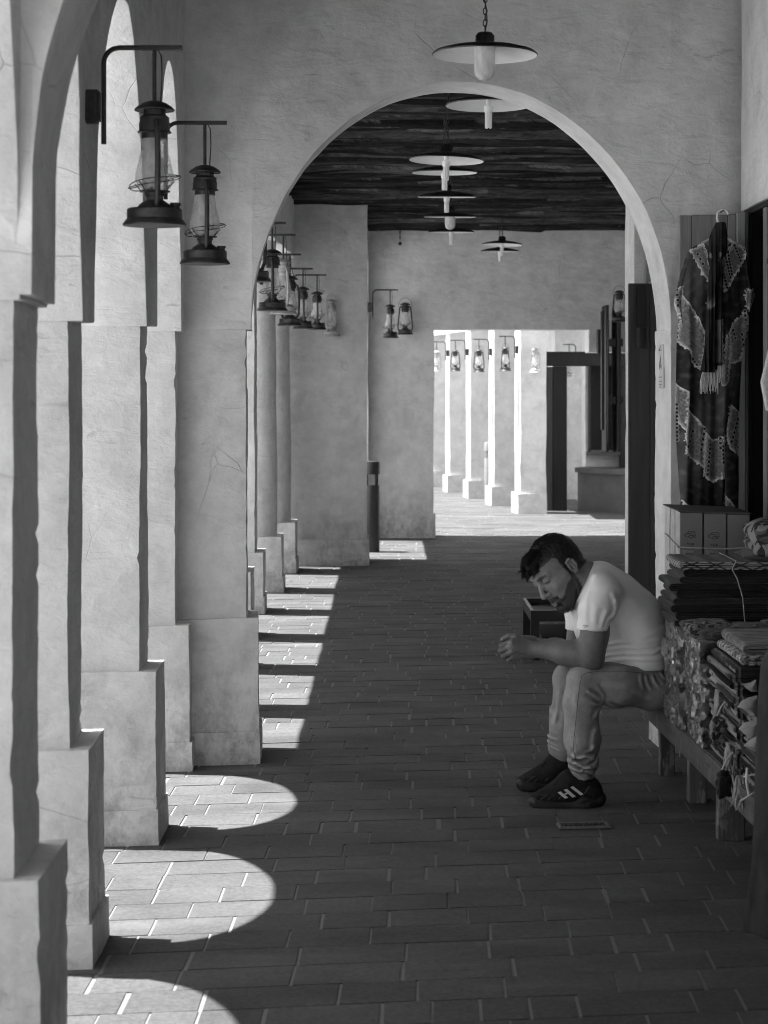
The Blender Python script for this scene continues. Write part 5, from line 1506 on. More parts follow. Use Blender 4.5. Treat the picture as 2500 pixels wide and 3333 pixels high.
# the other hand, palm under, its heel and thumb showing
arms.u(Cone(K(900, 500, 7.925), K(520, 470, 7.885), .028, .022), .014)
arms.u(Cone(K(900, 600, 7.92), K(540, 640, 7.885), .027, .022), .014)
arms.u(Cone(K(880, 430, 7.905), K(700, 400, 7.885), .020, .016), .012)
arms.u(Cone(K(900, 700, 7.90), K(820, 850, 7.872), .0165, .0135), .010)
arms.u(Cone(K(820, 850, 7.872), K(690, 860, 7.860), .0125, .0090), .003)
for i, (x0, y0) in enumerate(((480, 440), (460, 550), (480, 650), (520, 750))):
    r = (.0092, .0094, .0090, .0080)[i]
    a = K(x0, y0, 7.895); b = K(x0-180, y0+25, 7.893); c = K(x0-205, y0+45, 7.868)
    arms.u(Cone(a, b, r*1.1, r), .006); arms.u(Cone(b, c, r, r*.9), .003)
body = arms
V, F = nets(body, (.30, 7.62, .50), (1.22, 8.26, 1.16), .0030)
# skin tone: beard shadow, lips, brows, closed lids
def hl(V):
    q = (V-v3(HO))/HS; return np.stack([q@v3(Fv), q@v3(Lv), q@v3(Uv)], -1)
q = hl(V); X, Y, Z = q.T; aY = np.abs(Y)
tone = np.ones(len(V), dtype=f32)
headm = (np.abs(X) < .16) & (aY < .11) & (Z > -.14) & (Z < .16)
n1 = nz(V, 300, 1)*.5+nz(V, 120, 3)*.5
def sm(a, b, x): t = np.clip((x-a)/(b-a), 0, 1); return t*t*(3-2*t)
edge = -.028-.030*sm(.03, .085, X)+.0035*n1     # beard line
bd = sm(.005, -.008, Z-edge)*(X > -.02)*headm
bd = bd*(aY < .080)*np.where(Z < -.03, sm(.000, .022, X+.25*(Z+.03)), 1)*(Z > -.135); bd = np.maximum(bd, ((X > -.000) & (X < .024) & (aY < .079) & (Z < .045) & (aY > .045) & headm)*sm(.0, .010, .014+.004*n1-np.abs(X-.012)))
must = (X > .088)*sm(.0035, .0, np.abs(Z+.0465+.10*aY)-.0055)*(aY < .032)*headm
bd = np.maximum(bd*(1-sm(.018, .010, aY)*(Z > -.075)*(X > .08)), must)
tone = tone*(1-.80*np.clip(bd, 0, 1))
brow = headm*(X > .06)*sm(.0035, .0, np.abs(Z-.0455+.14*np.abs(aY-.030))-.0016)*sm(.008, .013, aY)*sm(.056, .050, aY)
tone *= 1-.5*brow
lash = headm*(X > .070)*sm(.0022, .0005, np.abs(Z-(.0190-.9*(aY-.0315)**2*20*.3)))*sm(.015, .019, aY)*sm(.049, .045, aY)
tone *= 1-.8*lash
lidm = headm*(X > .066)*sm(.022, .012, np.sqrt((aY-.032)**2+((Z-.026)*1.1)**2)); tone *= 1-.16*lidm
lip = headm*(X > .094)*sm(.004, .001, np.abs(Z+.0615)-.0105)*sm(.024, .019, aY); tone *= 1-.22*lip
scalp = ((Z > .072-.05*sm(.03, -.05, X)) | ((X < -.030) & (Z > -.035)))*headm*(aY < .079)*(~((aY > .070) & (Z < .042) & (X > -.034) & (X < .012))); tone = np.where(scalp, tone*.25, tone)
tone = np.where(headm, tone*1.3, tone*.93)  # face tone raised to stand in for stronger light from the left
bodyo = mput('body', V, F, M['skin'], man, tone)
# thumbnail
bm = bmesh.new(); xbox(bm, (0, 0, 0), (.009, .003, .0095)); bmesh.ops.bevel(bm, geom=bm.edges[:], offset=.0013, segments=2, affect='EDGES')
for v in bm.verts: v.co = nail_c+Vector((v.co.x, v.co.y, v.co.z))+Vector((0, -.003, .001))
mbm('thumbnail', bm, mat_plain('nail', .42, .35, .4, 0, .05, 30, 0), bodyo)

# ---- hair: swept tufts over a cap
hairm = NT('hair', .42, .45); hp = hairm.pos(True); hairm.col(hairm.ramp(hairm.noise(hp, 120, 4, .7), [(.3, .006), (.75, .028)])); hairm.bump(hairm.noise(hp, 380, 3, .7), .6, .002)
hf = Field()
hf.u(HE((-.020, 0, .050), (.099, .0795, .083)))
hf.u(HE((.034, 0, .088), (.056, .052, .036)), .02)
hf.u(HE((-.05, 0, .015), (.064, .072, .072)), .02)
hf.s_(HE((.085, 0, .012), (.062, .10, .064)), .006)
for s in (-1, 1):
    hf.s_(HE((.040, s*.085, -.045), (.060, .055, .068)), .006)
    hf.s_(HE((-.010, s*.094, .002), (.031, .026, .042)), .004)
hf.s_(HE((-.01, 0, -.088), (.12, .12, .062)), .006)
hf.disp.append(lambda P: nz(P, 150, 2)*.0016+nz(P, 330, 5)*.001)
V, F = nets(hf, tuple(HO-Vector((.24, .24, .24))), tuple(HO+Vector((.24, .24, .24))), .0034)
hairo = mput('hair', V, F, hairm.m)
bm = bmesh.new(); rnd = random.Random(9)
def tuft(base, tip, r, bend, n=4):
    b, t = Vector(base), Vector(tip); pts = []; rs = []
    for k in range(n+1):
        u = k/n; p = b.lerp(t, u)+Vector(bend)*math.sin(u*math.pi)*.5; pts.append(H(*p)); rs.append(max(.0004, r*(1-u)**.7))
    tube(bm, pts, rs, 5)
for k in range(1500):      # quiff swept forward and up
    y = rnd.uniform(-.052, .052); x = rnd.uniform(-.03, .082); z0 = .085+.036*math.sqrt(max(0.03, 1-((x-.034)/.058)**2-(y/.054)**2))
    l = rnd.uniform(.015, .028)*(1.15 if x > .02 else .7)
    cl = math.sin(y*190+x*60)*.004; tuft((x, y, z0), (x+l*(.75 if x > .0 else .2)+cl, y*1.1+cl*.8+rnd.uniform(-.003, .003), z0+l*(.45 if x < .055 else .15)+cl+rnd.uniform(-.003, .003)), rnd.uniform(.0008, .0017), (rnd.uniform(-.004, .004), rnd.uniform(-.005, .005), rnd.uniform(.002, .012)))
for k in range(600):      # forelock hanging over the brow
    y = rnd.uniform(-.050, .040); x = rnd.uniform(.052, .088)
    z0 = .100-max(0, x-.05)*.9
    tuft((x, y, z0), (x+rnd.uniform(.026, .036)+.006*math.sin(y*170), y+.007*math.sin(y*170)+rnd.uniform(-.002, .002), z0+.010*math.sin(y*150+1)+rnd.uniform(-.004, .004)), rnd.uniform(.0008, .0017), (.006, rnd.uniform(-.006, .006), .010))
for k in range(520):      # top of the head, brushed forward
    y = rnd.uniform(-.06, .06); x = rnd.uniform(-.09, .05)
    z0 = .050+.083*math.sqrt(max(.05, 1-((x+.02)/.1)**2-(y/.08)**2)); l = rnd.uniform(.010, .019)
    cl = math.sin(y*150+x*90)*.003; tuft((x, y, z0-.002), (x+l*.8, y*1.06+cl, z0+l*.45-max(0, x)*.1+cl), rnd.uniform(.0010, .0020), (0, 0, .004), 3)
for k in range(420):      # crown and back, short
    a = rnd.uniform(-1.5, 1.5); b = rnd.uniform(.1, 1.35)
    n_ = Vector((-math.cos(a)*math.sin(b)*1.0, math.sin(a)*math.sin(b), math.cos(b)))
    p = Vector((-.020+n_.x*.098, n_.y*.077, .054+n_.z*.085)); l = rnd.uniform(.006, .016)
    tuft(p, p+n_*l*.45+Vector((.010+rnd.uniform(-.003, .003), rnd.uniform(-.004, .004), -.003)), rnd.uniform(.0009, .0018), (0, 0, .002), 2)
mbm('hair_tufts', bm, hairm.m, hairo, 80)
# ---- beard: thin shell over the jaw with short hairs
bf = Field(); bf.ops = list(head.ops[:8]); bf.ops.append(('u', HC((.074, -.016, -.098), (.074, .016, -.098), .021, .021), .018)); bf.ops.append(('u', HC((.070, 0, -.06), (.084, 0, -.058), .030, .020), .02))
bm = bmesh.new(); rnd = random.Random(21)
nrm = []
me_ = bodyo.data; co_ = np.empty(len(me_.vertices)*3, dtype=f32); me_.vertices.foreach_get('co', co_); co_ = co_.reshape(-1, 3)+v3((1.0, 7.95, 0))
no_ = np.empty(len(me_.vertices)*3, dtype=f32); me_.vertices.foreach_get('normal', no_); no_ = no_.reshape(-1, 3)
cand = np.where((bd > .55) & (np.random.RandomState(3).rand(len(bd)) < .32))[0]
for k in cand:
    p = Vector(co_[k]); n_ = Vector(no_[k]); l = rnd.uniform(.002, .0045)*(1.6 if Z[k] < -.095 else 1)
    d_ = (n_*.7-Uv*.8+Fv*rnd.uniform(-.1, .3)+Vector((rnd.uniform(-.2, .2),)*3)).normalized()
    tube(bm, [p-n_*.001, p+d_*l], [.00085, .0003], 3)
mbm('beard', bm, hairm.m, man, 80)
# eyebrow and lash hairs
bm = bmesh.new()
cand = np.where((brow > .4) & (np.random.RandomState(4).rand(len(bd)) < .5))[0]
for k in cand:
    p = Vector(co_[k]); n_ = Vector(no_[k]); s = 1 if Y[k] > 0 else -1
    tube(bm, [p-n_*.0008, p+(n_*.5+Lv*s*.9+Uv*.2).normalized()*.006], [.0007, .00025], 3)
mbm('eyebrow', bm, hairm.m, man, 80)

# ---- t-shirt
sh = Field()
sh.u(Cone(Q(930, 500, 7.97), Q(1080, 700, 7.97), .088, .125))
def EX(c, r, ang):  # ellipsoid tilted in the picture plane
    ca, sa = math.cos(ang), math.sin(ang); return Ell(c, r, [(ca, 0, sa), (0, 1, 0), (-sa, 0, ca)])
sh.u(EX(Q(985, 560, 7.965), (.098, .180, .095), .7), .05)
sh.u(EX(Q(1095, 740, 7.965), (.145, .185, .16), .5), .06)
sh.u(EX(Q(1155, 905, 7.965), (.142, .180, .13), .2), .06)
sh.u(Ell(Q(1185, 1000, 7.965), (.118, .172, .10)), .04)
sh.u(Cone(Q(880, 415, 7.975), Q(985, 505, 7.975), .064, .085), .04); sh.u(Cone(Q(800, 470, 7.965), Q(880, 560, 7.965), .062, .09), .03)      # nape and collar
for (a, b, c, ra, rb) in ((Q(898, 515, 7.768), Q(868, 610, 7.755), Q(840, 760, 7.745), .071, .060), (Q(800, 560, 8.13), Q(745, 640, 8.14), Q(745, 760, 8.13), .060, .056)):
    sh.u(Cone(a, b, ra, ra*.97), .04); sh.u(Cone(b, c, ra*.97, rb), .02); sh.u(Cone(c, c+Vector((0, 0, -.05)), rb, rb), .01)
sh.u(Cone(Q(790, 520, 7.9), Q(800, 560, 8.05), .05, .05), .04)
sh.u(Cone(Q(885, 430, 7.975), Q(905, 500, 7.80), .068, .068), .04); sh.u(Cone(Q(885, 430, 7.975), Q(820, 530, 8.12), .066, .062), .04)
# chest drape under the chin
sh.u(Cone(Q(735, 610, 7.95), Q(860, 880, 7.95), .035, .06), .06)
sh.u(Cone(Q(900, 700, 7.95), Q(1000, 960, 7.95), .10, .10), .05)
# flat cut hems
class Half:
    def __init__(s, p, n): s.p, s.n = v3(p), v3(Vector(n).normalized())
    def __call__(s, P): return (P-s.p)@s.n
class Lim:   # subtract only near a sleeve: region below its hem plane
    def __init__(s, p, n, c, r): s.h = Half(p, n); s.b = Cone(c, c+Vector((0, 0, -.08)), r, r)
    def __call__(s, P): return np.maximum(-s.h(P), s.b(P))
sh.s_(Lim(Q(838, 772, 7.745), (-.04, 0, -1), Q(838, 800, 7.745), .085), .002)
sh.s_(Lim(Q(730, 772, 8.13), (-.02, 0, -1), Q(728, 800, 8.13), .085), .002)
sh.s_(Cone(Q(840, 800, 7.745), Q(835, 880, 7.745), .0535, .0535), .002)
sh.s_(Cone(Q(742, 800, 8.13), Q(735, 880, 8.13), .048, .048), .002)
sh.i(Half(Q(1000, 1022, 7.96), (-.03, 0, -1)), .003)
# neck opening
sh.i(Half(Q(768, 440, 7.95), (-.90, 0, .44)), .006)
def strokes(P, L, y0, y1, far=None):
    """cloth creases: ridges (+) and valleys (-) following survey polylines on the near side"""
    d = np.zeros(len(P), dtype=f32); x, y, z = P.T
    gate = sm(y1, y0, y)
    if float(gate.max()) == 0: return d
    for pts, w, A in L:
        W_ = [Q(a, b, 7.8) for a, b in pts]; n = len(W_); m = np.full(len(P), 9., dtype=f32); uu = np.zeros(len(P), dtype=f32)
        for i, (p, q_) in enumerate(zip(W_, W_[1:])):
            dx, dz_ = q_.x-p.x, q_.z-p.z; L2 = dx*dx+dz_*dz_
            t = np.clip(((x-p.x)*dx+(z-p.z)*dz_)/L2, 0, 1); r = np.hypot(x-p.x-t*dx, z-p.z-t*dz_)
            c = r < m; m = np.where(c, r, m); uu = np.where(c, (i+t)/(n-1), uu)
        fade = np.clip(np.minimum(uu, 1-uu)*5, 0, 1)
        d = d-A*(np.exp(-(m/w)**2)-.45*np.exp(-((m-1.9*w)/w)**2))*fade
    return d*gate
SF = [([(985, 520), (1005, 580), (985, 650), (950, 700)], .010, 0.0061), ([(955, 470), (985, 540), (975, 600)], .009, 0.0043),
      ([(880, 1000), (960, 965), (1060, 945), (1200, 940), (1390, 915)], .0065, 0.0052), ([(885, 960), (960, 925), (1050, 905), (1180, 900), (1330, 875)], .0060, 0.0046),
      ([(900, 920), (960, 885), (1040, 862), (1130, 855)], .006, 0.0038), ([(950, 1005), (1080, 985), (1200, 985), (1390, 985)], .006, 0.0035),
      ([(1150, 880), (1260, 850), (1400, 835)], .007, 0.0035), ([(1180, 830), (1290, 790), (1395, 770)], .008, 0.0032), ([(1000, 700), (1120, 720), (1250, 700)], .012, 0.0029),
      ([(1040, 800), (1110, 860), (1180, 960), (1230, 1010)], .010, 0.0038), ([(940, 760), (925, 860), (885, 990)], .010, 0.0043),
      ([(1020, 640), (1120, 640), (1240, 620)], .013, 0.0026), ([(985, 720), (1040, 800), (1090, 900)], .012, 0.0026), ([(1230, 960), (1310, 925), (1395, 880)], .006, 0.0038),
      ([(760, 480), (735, 560), (730, 660)], .008, 0.0038), ([(800, 450), (770, 540), (765, 640), (775, 720)], .009, 0.0032), ([(930, 600), (900, 660), (880, 740)], .009, 0.0038),
      ([(850, 560), (830, 650), (835, 720)], .010, 0.0023), ([(955, 650), (925, 700), (915, 750)], .006, 0.0032), ([(738, 748), (800, 754), (870, 754), (942, 746)], .003, -0.0026), ([(1000, 430), (1090, 510), (1200, 620)], .016, 0.0023)]
def shirt_folds(P):
    return strokes(P, SF, 7.90, 7.96)+nz(P, 26, 4)*.0007+nz(P, 48, 8)*.0004
sh.disp.append(shirt_folds)
V, F = nets(sh, (.62, 7.60, .50), (1.26, 8.30, 1.02), .0036)
shm = NT('white_cotton', .9, .1); p_ = shm.pos(True); shm.col(shm.ramp(shm.noise(p_, 12, 3, .5), [(.3, .84), (.7, .88)])); shm.bump(shm.noise(p_, 500, 2, .6), .25, .001); shm.b.inputs['Sheen Weight'].default_value = .2
shirt = mput('t_shirt', V, F, shm.m)
def strip(name, pts, r, mat, fld, par, out=.0005, r2=None):
    dn = []
    for (xa, ya), (xb, yb) in zip(pts, pts[1:]):
        n_ = max(1, int(math.hypot(xb-xa, yb-ya)/9)); dn += [(xa+(xb-xa)*k/n_, ya+(yb-ya)*k/n_) for k in range(n_)]
    P_ = [on(fld, x, y, out=out) for x, y in dn+[pts[-1]]]; P_ = [p for p in P_ if p is not None]
    if len(P_) < 2: return
    bm = bmesh.new(); tube(bm, P_, r, 5, r2=r2); return mbm(name, bm, mat, par)
seam = mat_plain('shirt_seam', .55, .9, .1, 0, .05, 40, 0)
strip('collar_seam', [(782, 405), (800, 365), (818, 335), (832, 312)], .0013, seam, sh, shirt, .0002)
c0 = on(sh, 788, 752); 
if c0:
    bm = bmesh.new(); pts = [on(sh, x, y, out=.0090) for x, y in ((768, 742), (808, 739), (809, 757), (769, 763))]
    f_ = [bm.verts.new(p) for p in pts]; b_ = [bm.verts.new(p+Vector((0, .012, 0))) for p in pts]; bm.faces.new(f_); bm.faces.new(b_[::-1])
    for i in range(4): bm.faces.new((f_[i], b_[i], b_[(i+1) % 4], f_[(i+1) % 4]))
    mbm('sleeve_tag', bm, mat_plain('tag_black', .02, .7, .2), shirt, 30)
    bm = bmesh.new(); pts = [on(sh, x, y, out=.0100) for x, y in ((774, 750), (804, 747), (804, 751), (774, 755))]; bm.faces.new([bm.verts.new(p) for p in pts]); mbm('tag_print', bm, mat_plain('tag_ink', .07, .7, .2), shirt, 30)

# ---- jeans
jn = Field()
jn.u(Ell(Q(1245, 1165, 7.965), (.105, .175, .095)))
jn.u(EX(Q(1290, 1200, 7.965), (.080, .165, .075), 0), .04)
NT_ = 1
# near leg
jn.u(Cone(Q(1235, 1170, 7.87), Q(1000, 1160, 7.80), .088, .086), .04)
jn.u(Cone(Q(1000, 1160, 7.80), Q(790, 1132, 7.765), .084, .066), .04)
jn.u(Cone(Q(776, 1140, 7.765), Q(758, 1300, 7.765), .062, .066), .03)
jn.u(Cone(Q(758, 1300, 7.765), Q(764, 1560, 7.775), .067, .067), .03)
jn.u(Cone(Q(764, 1560, 7.775), Q(766, 1720, 7.78), .067, .056), .03)
jn.u(Cone(Q(766, 1720, 7.78), Q(772, 1822, 7.785), .052, .042), .02)
jn.u(Ell(Q(800, 1735, 7.775), (.044, .05, .030)), .02)
# far leg
jn.u(Cone(Q(1235, 1160, 8.06), Q(900, 1130, 8.10), .086, .078), .04)
jn.u(Cone(Q(900, 1130, 8.10), Q(670, 1118, 8.105), .076, .060), .04)
jn.u(Cone(Q(666, 1130, 8.105), Q(648, 1400, 8.105), .060, .064), .03)
jn.u(Cone(Q(648, 1400, 8.105), Q(630, 1610, 8.105), .064, .064), .03)
jn.u(Cone(Q(630, 1610, 8.105), Q(628, 1700, 8.105), .056, .040), .02)
jn.s_(Cone(Q(772, 1780, 7.785), Q(774, 1900, 7.785), .037, .037), .002)
JF = [([(905, 1285), (860, 1240), (800, 1200), (770, 1180)], 0.0070, 0.0068), ([(905, 1290), (850, 1290), (800, 1270)], 0.0062, 0.0054), ([(900, 1300), (860, 1340), (830, 1400)], 0.0078, 0.0054), ([(910, 1280), (890, 1210), (840, 1150)], 0.0070, 0.0049),
      ([(940, 1270), (1010, 1310), (1100, 1330)], 0.0070, -0.0054), ([(1210, 1090), (1225, 1150), (1260, 1210)], 0.0062, 0.0054), ([(1260, 1080), (1280, 1140), (1320, 1190)], 0.0062, 0.0046), ([(1170, 1070), (1175, 1130), (1195, 1200)], 0.0070, 0.0041),
      ([(1320, 1075), (1350, 1110), (1395, 1140)], 0.0055, 0.0041), ([(1100, 1180), (1200, 1250), (1290, 1270)], 0.0109, 0.0032), ([(880, 1130), (1000, 1150), (1120, 1140)], 0.0125, 0.0030),
      ([(870, 1440), (830, 1500), (820, 1580), (840, 1640)], 0.0094, 0.0046), ([(860, 1560), (800, 1620), (740, 1650)], 0.0078, 0.0046), ([(650, 1650), (720, 1668), (790, 1660), (860, 1690)], 0.0070, 0.0081),
      ([(640, 1700), (700, 1712), (770, 1740), (850, 1745)], 0.0066, 0.0089), ([(655, 1745), (720, 1765), (790, 1770), (850, 1800)], 0.0059, 0.0084), ([(660, 1720), (700, 1690), (760, 1690)], 0.0047, -0.0059),
      ([(720, 1790), (760, 1745), (800, 1735), (830, 1780)], 0.0047, 0.0059), ([(650, 1600), (680, 1640), (700, 1700)], 0.0062, 0.0041), ([(870, 1650), (830, 1700), (790, 1715)], 0.0055, -0.0068), ([(690, 1560), (700, 1620), (690, 1680)], 0.0062, 0.0027),
      ([(700, 1180), (690, 1260), (700, 1340)], 0.0094, 0.0030)]
JG = [([(520, 1620), (570, 1640), (640, 1650)], 0.0070, 0.0072), ([(530, 1665), (590, 1680), (640, 1700)], 0.0059, 0.0062), ([(560, 1700), (600, 1712), (650, 1735)], 0.0047, 0.0058), ([(560, 1400), (600, 1480), (590, 1560)], 0.0094, 0.0036), ([(640, 1250), (625, 1400), (600, 1540)], 0.0078, 0.0036)]
def jean_folds(P):
    far = np.where((P[:, 1] > 7.97)[:, None], P-v3((0, .33, 0)), P)
    return strokes(P, JF, 7.90, 7.96)+np.where(P[:, 1] > 7.97, strokes(far, JG, 7.9, 7.96), 0)+nz(P, 20, 6)*.0016+nz(P, 60, 3)*.0005
jn.disp.append(jean_folds)
jn.i(Half(Q(1200, 1002, 7.97), (.12, 0, 1)), .004)
# turned hem cuts
jn.s_(Lim(Q(780, 1852, 7.785), (-.18, 0, -1), Q(775, 1890, 7.785), .075), .002)
jn.s_(Lim(Q(620, 1738, 8.105), (-.45, 0, -1), Q(620, 1790, 8.105), .070), .002)
V, F = nets(jn, (.62, 7.62, .04), (1.28, 8.26, .68), .0034)
def mat_denim():
    m = NT('denim', .9, .12); p = m.pos(True); a = m.attr('tone')
    f = m.noise(p, 14, 5, .6); tw = m.n.new('ShaderNodeTexWave'); tw.inputs['Scale'].default_value = 260; tw.inputs['Distortion'].default_value = 1.5; tw.bands_direction = 'DIAGONAL'; m.l(p, tw.inputs['Vector'])
    g = m.noise(m.map(p, (1, 1, .25)), 240, 3, .6)
    c = m.mix(1., m.ramp(f, [(.3, .22), (.7, .34)]), m.ramp(g, [(.3, .86), (.7, 1.12)]), 'MULTIPLY'); c = m.mix(1., c, a, 'MULTIPLY')
    m.col(c); m.bump(m.math('ADD', tw.outputs['Fac'], g), .3, .001); return m.m
M['denim'] = mat_denim()
fd = jean_folds(V.astype(f32)); tn = 1.0-fd*60      # worn paler on the ridges of the creases
z_ = V[:, 2]; tn = tn*np.where((z_ > .15) & (z_ < .52) & (V[:, 0] < Q(720, 0, 7.8)[0]), 1.12, 1.0)
jeans = mput('jeans', V, F, M['denim'], man, np.clip(tn, .55, 1.6))
st = mat_plain('denim_stitch', .24, .9, .1, 0, .1, 60, 0); sd = mat_plain('denim_seam', .12, .9, .1, 0, .1, 60, 0)
strip('side_seam', [(1290, 1120), (1200, 1085), (1050, 1072), (900, 1072), (800, 1082), (762, 1105), (750, 1150), (735, 1250), (722, 1400), (705, 1550), (700, 1640), (720, 1720)], .0016, sd, jn, jeans, .0002)
strip('seam_stitching', [(1290, 1128), (1200, 1094), (1050, 1081), (900, 1081), (806, 1092), (772, 1112), (760, 1152), (745, 1252), (732, 1400), (715, 1550), (708, 1640)], .0007, st, jn, jeans, .0006)
strip('pocket_stitching', [(1182, 1312), (1198, 1265), (1212, 1228), (1290, 1200), (1360, 1168), (1400, 1150)], .0013, st, jn, jeans, .0006)
strip('pocket_edge', [(1390, 1050), (1340, 1075), (1300, 1095), (1215, 1098)], .0012, st, jn, jeans, .0006)
strip('hem_stitching', [(655, 1768), (700, 1812), (760, 1832), (838, 1838)], .0010, st, jn, jeans, .0006)
strip('hem_stitching', [(650, 1788), (700, 1830), (760, 1850), (836, 1858)], .0014, sd, jn, jeans, .0004)

# ---- shoes
def SQ(x, y, d): return W(1650+.211*x, 2450+.211*y, d)
shoem = NT('shoe_knit', .75, .2); p_ = shoem.pos(True); shoem.col(shoem.ramp(shoem.noise(p_, 60, 4, .6), [(.3, .009), (.75, .024)])); shoem.bump(shoem.noise(p_, 300, 3, .7), .4, .002)
solem = mat_plain('shoe_sole', .022, .55, .35, 0, .3, 30, .1)
def shoe(dx, dy, d, label, emblem):
    """survey pixels of the near shoe, shifted for the far one"""
    q = lambda x, y, off=0: SQ(x+dx, y+dy, d)*1.0+Vector((0, off, 0))
    up = Field()
    up.u(Cone(q(420, 712), q(640, 672), .020, .032))
    up.u(Cone(q(640, 672), q(900, 600), .032, .042), .03)
    up.u(Cone(q(900, 600), q(1230, 610), .044, .038), .03)
    up.u(Cone(q(780, 560), q(960, 430), .030, .036), .03)
    up.u(Cone(q(960, 430), q(1130, 420), .036, .036), .03)
    up.u(Cone(q(1130, 430), q(1290, 560), .038, .034), .03)
    up.u(Cone(q(1290, 560), q(1340, 650), .034, .034), .03)
    up.u(Cone(q(1330, 470), q(1345, 560), .016, .02), .02)
    up.u(RBox(q(760, 705), (.085, .042, .018), .012), .02)
    up.disp.append(lambda P: nz(P, 70, 1)*.0008)
    sl_ = Field()
    sl_.u(RBox(q(830, 772), (.108, .047, .0150), .007))
    sl_.u(Cone(q(420, 745, -.006), q(600, 790, 0), .015, .020), .03); sl_.u(Cone(q(420, 745, .02), q(600, 790, .02), .013, .018), .03); sl_.u(Cone(q(420, 745, -.022), q(600, 790, -.026), .011, .016), .03)
    sl_.u(Cone(q(1180, 745, 0), q(1400, 705, 0), .034, .024), .03); sl_.u(Cone(q(1180, 745, -.018), q(1400, 700, -.010), .030, .022), .03); sl_.u(Cone(q(1180, 745, .018), q(1400, 700, .010), .030, .022), .03)
    base = float(SQ(0, 856+dy, d).z); low = .0015
    sl_.i(Half(Vector((0, 0, low)), (0, 0, -1)), .004)
    # sweeping groove along the midsole
    sl_.s_(Cone(q(900, 760, -.054), q(1180, 735, -.056), .0045, .006), .006); sl_.s_(Cone(q(1180, 735, -.056), q(1330, 690, -.046), .006, .004), .006)
    lo = q(300, 900)-Vector((.05, .09, .0)); lo.z = -.01; hi = q(1500, 300)+Vector((.05, .09, .02))
    V, F = nets(up, tuple(lo), tuple(hi), .0034); sh_ = mput('shoe', V, F, shoem.m); sh_['label'] = label
    V, F = nets(sl_, tuple(lo), tuple(hi), .0034); mput('sole', V, F, solem, sh_)
    both = Field(); both.ops = up.ops+sl_.ops[:-3]; both.disp = up.disp
    cv = lambda x, y, dd: SQ(x+dx, y+dy, dd)
    S3 = lambda x, y, o=.001: on(up, x, y, guess=d-.03, conv=cv, out=o)
    if emblem:
        bm = bmesh.new()
        def bar(c4, n=8, m_=2):
            a, b, c, e = c4; G = []
            for i in range(n+1):
                row = []
                for j in range(m_+1):
                    u, v = i/n, j/m_
                    x = (a[0]*(1-v)+b[0]*v)*(1-u)+(e[0]*(1-v)+c[0]*v)*u; y = (a[1]*(1-v)+b[1]*v)*(1-u)+(e[1]*(1-v)+c[1]*v)*u
                    p = S3(x, y, .0016)
                    if p is None: return
                    row.append(bm.verts.new(p))
                G.append(row)
            for i in range(n):
                for j in range(m_): bm.faces.new((G[i][j], G[i+1][j], G[i+1][j+1], G[i][j+1]))
        for b4 in (((780, 612), (827, 595), (945, 692), (895, 708)), ((875, 572), (926, 556), (1062, 672), (1012, 691)), ((975, 531), (1022, 515), (1182, 640), (1135, 656)), ((882, 632), (925, 612), (944, 628), (902, 650))):
            bar(b4)
        mbm('emblem', bm, mat_plain('emblem_white', .62, .6, .2, 0, .04, 40, 0), sh_, 60)
    pale = mat_plain('piping_grey', .11, .7, .2, 0, .1, 60, 0)
    bm = bmesh.new()
    for pl in ([(425, 640), (520, 655), (590, 650), (645, 640), (600, 665), (540, 705), (490, 752)], [(1268, 515), (1240, 570), (1195, 625)], [(630, 735), (645, 705), (675, 685)], [(800, 720), (815, 690), (845, 670)]):
        P_ = [S3(x, y, .0013) for x, y in pl]; P_ = [p for p in P_ if p]
        if len(P_) > 1: tube(bm, P_, .0012, 5)
    mbm('piping', bm, pale, sh_)
    bm = bmesh.new()
    for k in range(5):
        x, y = 630+k*50, 560-k*40
        a = q(x, y, -.024)+Vector((.0, 0, -.001)); b = q(x+26, y-14, .02)+Vector((0, 0, .002)); m_ = (a+b)/2+Vector((-.004, 0, .006))
        tube(bm, [a+Vector((.006, -.004, -.008)), a, m_, b], .0022, 6)
    tube(bm, [q(850, 385, -.006), q(790, 400, -.028), q(730, 460, -.030), q(712, 478, -.03)], .002, 6); tube(bm, [q(850, 385, -.006), q(905, 440, -.034), q(925, 485, -.04)], .002, 6)
    mbm('lace', bm, mat_plain('lace_black', .015, .8, .2), sh_)
    bm = bmesh.new(); pts = []
    for k in range(6):
        pass
    fT = Field(); fT.u(Cone(q(660, 615), q(850, 425), .015, .019)); V, F = nets(fT, tuple(q(500, 700)-Vector((.05, .06, .05))), tuple(q(950, 300)+Vector((.05, .06, .05))), .0036); mput('tongue', V, F, mat_plain('tongue_knit', .045, .8, .2, 0, .5, 90, .4), sh_)
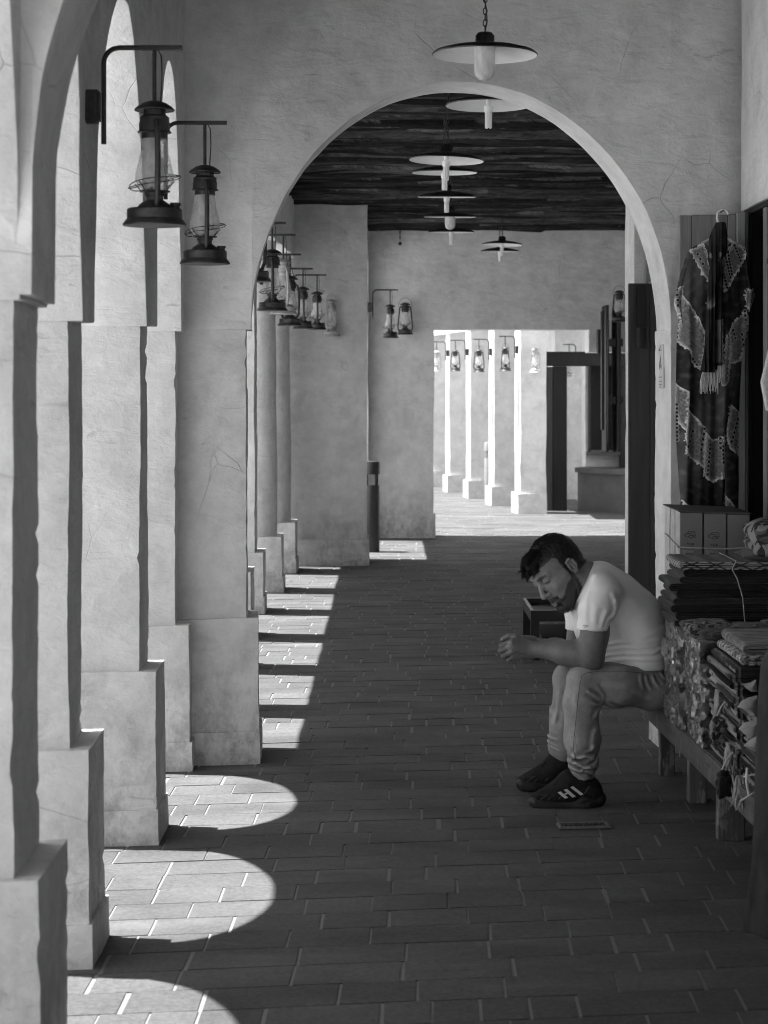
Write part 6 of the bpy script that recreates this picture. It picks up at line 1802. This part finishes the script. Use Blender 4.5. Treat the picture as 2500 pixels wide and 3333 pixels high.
    # ankle and sock inside
shoe(0, 0, 7.765+.03, 'near black running shoe with white emblem bars on its side', True)
shoe(-205, -285*0-278, 8.105, 'far black running shoe set slightly ahead', False)
skm = mat_plain('sock_black', .015, .9, .1)
for a_, b_ in ((Q(775, 1800, 7.79), Q(800, 1900, 7.795)), (Q(625, 1690, 8.105), Q(610, 1790, 8.105))):
    sk = Field(); sk.u(Cone(a_, b_, .036, .036)); V, F = nets(sk, (.6, a_.y-.1, .04), (.9, a_.y+.1, .25), .005); mput('sock', V, F, skm)
# =================================================================== CAMERA AND LIGHT
cam = bpy.data.cameras.new('camera'); co = bpy.data.objects.new('camera', cam); C.objects.link(co); S.camera = co
co.location = (0, 0, EYE); co.rotation_euler = (math.radians(90), 0, 0)
cam.sensor_fit = 'VERTICAL'; cam.sensor_height = 36; cam.sensor_width = 27; cam.lens = 36*FPX/3333
cam.shift_y = -(1666.5-1250)/3333
cam.clip_start = .1; cam.clip_end = 800
cam.dof.use_dof = True; cam.dof.focus_distance = 8.9; cam.dof.aperture_fstop = 6.3
SUN = Vector((.33, -.042, -1)).normalized()
el = math.asin(-SUN.z); 
sl = bpy.data.lights.new('sun', 'SUN'); sl.energy = 5.0; sl.angle = math.radians(.5); so = bpy.data.objects.new('sun', sl); C.objects.link(so)
so.rotation_euler = SUN.to_track_quat('-Z', 'Y').to_euler(); so.location = (-10, 3, 25)
w = bpy.data.worlds.new('World'); S.world = w; w.use_nodes = True
nt = w.node_tree; bg = nt.nodes['Background']; sky = nt.nodes.new('ShaderNodeTexSky'); sky.sky_type = 'NISHITA'; sky.sun_disc = False
sky.sun_elevation = el; sky.sun_rotation = math.atan2(-SUN.x, -SUN.y)
bw = nt.nodes.new('ShaderNodeRGBToBW')          # the photograph is black and white
nt.links.new(sky.outputs[0], bw.inputs[0]); nt.links.new(bw.outputs[0], bg.inputs['Color']); bg.inputs['Strength'].default_value = .12
S.view_settings.view_transform = 'Standard'; S.view_settings.look = 'None'; S.view_settings.gamma = 1; S.view_settings.exposure = EXPO
S.cycles.max_bounces = 12; S.cycles.diffuse_bounces = 6; S.cycles.glossy_bounces = 3; S.cycles.transparent_max_bounces = 12
S.cycles.use_denoising = True; S.cycles.pixel_filter_type = 'BLACKMAN_HARRIS'; S.cycles.filter_width = 1.0
